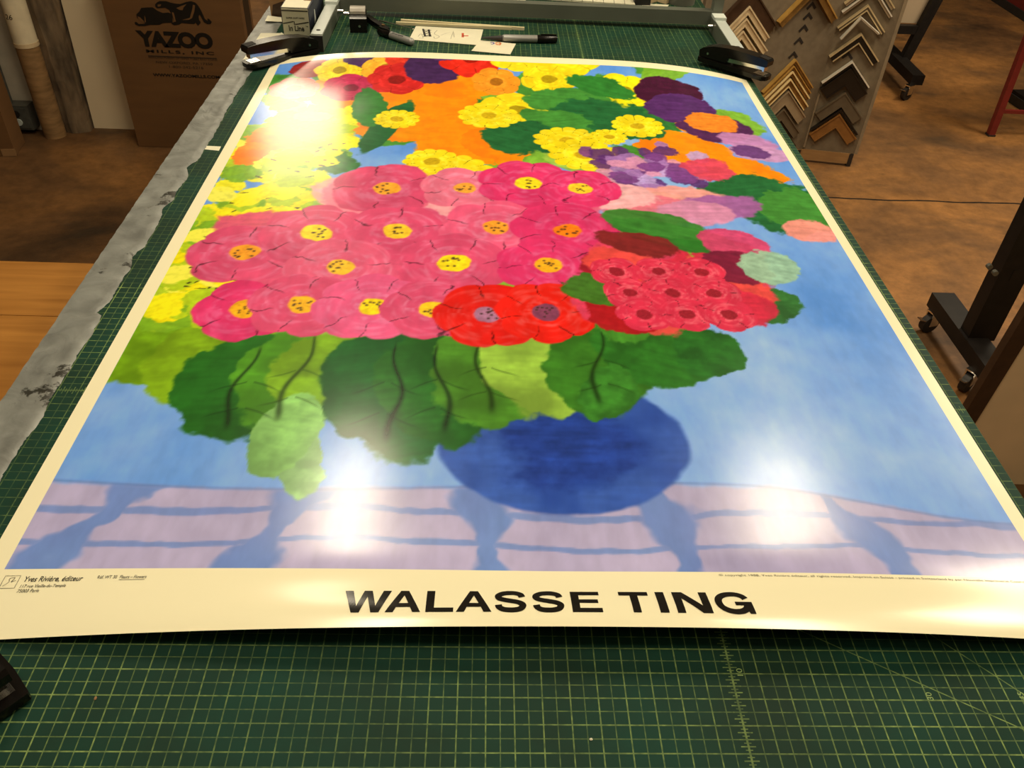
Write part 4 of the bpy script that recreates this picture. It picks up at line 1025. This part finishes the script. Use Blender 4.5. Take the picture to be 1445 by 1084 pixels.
# ------------------------------------------------------------------ right background
def caster(parent, x, y, hgt, ang=0.0, r=3.2):
    t = bpy.data.objects.new('caster', None); C.objects.link(t); t.parent = parent; t.location = (x / 100, y / 100, 0); t.rotation_euler = (0, 0, ang); t.empty_display_size = .02
    bm = BM(); tube(bm, (0, -1.1, r), (0, 1.1, r), r, seg=20); obj('wheel', bm, M['blackmat'], t, bevel=.2, smooth=True)
    bm = BM(); box(bm, -1.2, 2.2, -1.6, -1.2, r - .4, hgt - .4); box(bm, -1.2, 2.2, 1.2, 1.6, r - .4, hgt - .4); box(bm, -1.4, 2.6, -1.7, 1.7, hgt - .5, hgt); obj('fork', bm, M['chrome'], t)
    bm = BM(); bar(bm, (-2.6, 0, r + 1.8), (-5.0, 0, r + 2.6), 2.0, .35); obj('brake_lever', bm, M['chrome'], t)
    return t

# nearer rolling rack: base bar with casters, upright and cross bar
B0 = on(1331, 413, -77); B1 = on(1410, 520, -77)
t = thing('rolling_rack', 'black steel rolling rack with casters on the floor right of the bench', 'rack', W(B0[0], B0[1], -90), 0)
dx, dy = B1[0] - B0[0], B1[1] - B0[1]
ex, ey = dx * 1.25, dy * 1.25
bm = BM(); bar(bm, (0, 0, 10.5), (ex, ey, 10.5), 7.5, 5.0); obj('base_bar', bm, M['blacksteel'], t, bevel=.3)
caster(t, -2.5, -3.5, 8.0, .3); caster(t, dx * .86 - 3, dy * .86, 8.0, .6)
U = on(1380, 470, -77); ux, uy = U[0] - B0[0], U[1] - B0[1]
bm = BM(); bar(bm, (ux, uy, 12), (ux, uy, 150), 8.6, 5.2, (0, 1, 0)); obj('upright', bm, M['blacksteel'], t, bevel=.2)
c0 = atY(1421, 382, U[1])
bm = BM(); bar(bm, (c0[0] - B0[0], uy, c0[2] + 90), (c0[0] - B0[0] + 90, uy, c0[2] + 90), 5.5, 3.5); obj('cross_bar', bm, M['blacksteel'], t, bevel=.2)
for px, py in ((1396, 376), (1404, 385)):
    c1 = atY(px, py, U[1] - 3); bm = BM(); tube(bm, (c1[0] - B0[0], uy - 3.6, c1[2] + 90), (c1[0] - B0[0], uy - 2.4, c1[2] + 90), .8, seg=12); obj('bolt', bm, M['conduit'], t)
for xx in (90,):
    bm = BM(); bar(bm, (xx, uy, 12), (xx, uy, 150), 8.6, 5.2, (0, 1, 0)); obj('upright', bm, M['blacksteel'], t, bevel=.2)
    bm = BM(); bar(bm, (xx, 0, 10.5), (xx, ey, 10.5), 7.5, 5.0); obj('base_bar', bm, M['blacksteel'], t, bevel=.3)
    caster(t, xx, -3.5, 8.0, .3); caster(t, xx, dy, 8.0, .6)

# framed picture leaning on the rack, its backing paper toward us
YP = 152.0
e0, e1 = atY(1358, 590, YP), atY(1445, 446, YP)
i0, i1 = atY(1383, 608, YP), atY(1445, 512, YP)
sl = math.atan2(e1[0] - e0[0], e1[2] - e0[2])
t = thing('framed_picture', 'dark brown frame with tan backing paper standing at the right edge of the bench', 'picture frame', W(e0[0], YP, e0[2]))
Lf = 80.0; wf = 4.2
Mr = Matrix.Rotation(sl, 4, 'Y')
bm = BM(); box(bm, 0, wf, 0, 2.5, -58, Lf, Mr); obj('frame_side', bm, M['darkbrown'], t, bevel=.15)
bm = BM(); box(bm, 60, 60 + wf, 0, 2.5, -58, Lf, Mr); obj('frame_side', bm, M['darkbrown'], t, bevel=.15)
bm = BM(); box(bm, wf, 60, 0, 2.5, Lf - wf, Lf, Mr); obj('frame_top', bm, M['darkbrown'], t, bevel=.15)
bm = BM(); box(bm, wf, 60, 0, 2.5, -58, -58 + wf, Mr); obj('frame_bottom', bm, M['darkbrown'], t, bevel=.15)
bm = BM(); box(bm, wf - .1, 60.1, .6, 1.6, -58 + wf - .1, Lf - wf + .1, Mr); obj('backing_paper', bm, M['kraft'], t)

# farther rolling easel with a pale board
F0 = on(1249, 60, -78); F1 = on(1297, 108, -78)
t = thing('rolling_easel', 'black steel rolling easel behind the sample display, carrying a pale board', 'easel', W(F1[0], F1[1], -90))
gx_, gy_ = F0[0] - F1[0], F0[1] - F1[1]
bm = BM(); bar(bm, (0, 0, 10), (gx_ * 1.3, gy_ * 1.3, 10), 6.5, 5.0); obj('base_bar', bm, M['blacksteel'], t, bevel=.3)
caster(t, -4, -1, 7.8, .5, 3.4); caster(t, gx_ * 1.25, gy_ * 1.25, 7.8, .5, 3.4)
YE = F1[1] + gy_ * .55
p0, p1 = atY(1277, 82, YE), atY(1321, 0, YE)
bm = BM(); a_ = Vector((p0[0] - F1[0], YE - F1[1], p0[2] + 90)); b_ = Vector((p1[0] - F1[0], YE - F1[1], p1[2] + 90)); bar(bm, a_, a_ + (b_ - a_) * 3.2, 5.0, 4.0, (0, 1, 0)); obj('slanted_post', bm, M['blacksteel'], t, bevel=.2)
q0, q1 = atY(1252, 40, YE), atY(1300, 42, YE)
bm = BM(); bar(bm, (q0[0] - F1[0], YE - F1[1], q0[2] + 90), (q1[0] - F1[0], YE - F1[1], q0[2] + 90), 3.5, 4.2); obj('shelf_bar', bm, M['blacksteel'], t, bevel=.2)
q2, q3 = atY(1258, 44, YE), atY(1254, 62, YE)
bm = BM(); bar(bm, (q2[0] - F1[0], YE - F1[1], q2[2] + 90), (q2[0] - F1[0], YE - F1[1], q3[2] + 90), 5, 4, (0, 1, 0)); obj('short_post', bm, M['blacksteel'], t, bevel=.2)
bw = 120
bm = BM(); prism(bm, [(q1[0] - bw, q0[2] + 2.2 + 90), (q1[0] - 1, q0[2] + 2.2 + 90), (q1[0] + (b_ - a_).x * .6 + 1, q0[2] + 90 + 2.2 + (b_ - a_).z * .62), (q1[0] + (b_ - a_).x * 2.2, q0[2] + 90 + 2.2 + (b_ - a_).z * 2.2), (q1[0] - bw, q0[2] + 90 + 2.2 + (b_ - a_).z * 2.2)], 'y', YE + 3.2, YE + 4.7)
o = obj('pale_board', bm, M['panelwhite'], None, W(0, 0, -90)); tag(o, 'pale board resting on the rolling easel behind the sample display', 'board')

# red stool: only one leg and a rung show
S0 = on(1397, 191, -90)
t = thing('steel_stand', 'dark red steel stand at the right picture edge, one leg and a rung in view', 'stand', W(S0[0], S0[1], -90))
pt = atY(1447, 62, S0[1]); tiltx = (pt[0] - S0[0]) / (pt[2] + 90); Hs = 95
zz = atY(1414, 157, S0[1])[2] + 90
for x0_, sg in ((0, 1), (70, -1)):
    bm = BM(); bar(bm, (x0_, 0, .6), (x0_ + sg * tiltx * Hs, 0, Hs), 3.0, 3.0, (0, 1, 0)); obj('leg', bm, M['red'], t, bevel=.2)
    bm = BM(); box(bm, x0_ - 1.8, x0_ + 1.8, -1.8, 1.8, 0, .8); obj('foot_pad', bm, M['blackmat'], t)
for z_ in (zz, zz + 32, zz + 64):
    bm = BM(); bar(bm, (tiltx * z_, 0, z_), (70 - tiltx * z_, 0, z_), 1.6, 1.6); obj('rung', bm, M['red'], t)
bm = BM(); box(bm, tiltx * Hs - 3, 73 - tiltx * Hs, -12, 12, Hs, Hs + 3); obj('top_plate', bm, M['red'], t, bevel=.4)
p0 = on(1433, 131, -86); p1 = on(1462, 150, -86)
t = thing('floor_pedal', 'black pedal lying on the floor behind the red stool leg', 'pedal', W(p0[0], p0[1], -90), math.atan2(p1[1] - p0[1], p1[0] - p0[0]))
bm = BM(); box(bm, 0, 22, -4, 4, .1, 4.5); obj('pedal_base', bm, M['blackmat'], t, bevel=1.0)
bm = BM(); box(bm, 1, 18, -3.2, 3.2, 4.5, 6.2); obj('pedal_plate', bm, M['blacksteel'], t, bevel=.5)
c0 = on(1404, -1, -88); c1 = on(1446, 26, -88)
t = thing('red_tool_chest', 'red steel chest with a black base on the floor at the top right corner', 'chest', W(c0[0], c0[1], -90), math.atan2(c1[1] - c0[1], c1[0] - c0[0]))
Lc = math.hypot(c1[0] - c0[0], c1[1] - c0[1])
bm = BM(); box(bm, -20, Lc + 8, 0, 45, .1, 5); obj('chest_base', bm, M['blackmat'], t, bevel=.5)
bm = BM(); box(bm, -19, Lc + 7, 1, 44, 5, 60); obj('chest_body', bm, M['red'], t, bevel=.8)

# ------------------------------------------------------------------ lights (warm ceiling fixtures, plus added fill lamps)
def area(name, x, y, z, sx, sy, energy, col=(1, .85, .61), target=None):
    l = bpy.data.lights.new(name, 'AREA'); l.shape = 'RECTANGLE'; l.size = sx / 100; l.size_y = sy / 100; l.energy = energy; l.color = col
    o = bpy.data.objects.new(name, l); C.objects.link(o); o.location = W(x, y, z)
    if target is not None:
        o.rotation_euler = (Vector(W(*target)) - o.location).to_track_quat('-Z', 'Y').to_euler()
    return o
area('ceiling_light_left', -47, 207, 182, 22, 92, 24)
area('ceiling_light_right', 127, 206, 182, 36, 92, 30)
area('fill_light_near', -30, 40, 186, 150, 50, 20)  # added fill above the near end, lifts the front of poster and mat
area('fill_light_side', 215, -30, 186, 100, 50, 13)  # small unseen lamp added to brighten the framed picture's backing paper
area('ceiling_light_far', -136, 590, 176, 66, 150, 44)
area('fill_light_aisle', 300, 330, 182, 60, 120, 78)  # extra lamp added to lighten the floor on the right
w = bpy.data.worlds.new('world'); sc.world = w; w.use_nodes = True
w.node_tree.nodes['Background'].inputs[0].default_value = (1, .86, .64, 1); w.node_tree.nodes['Background'].inputs[1].default_value = .05
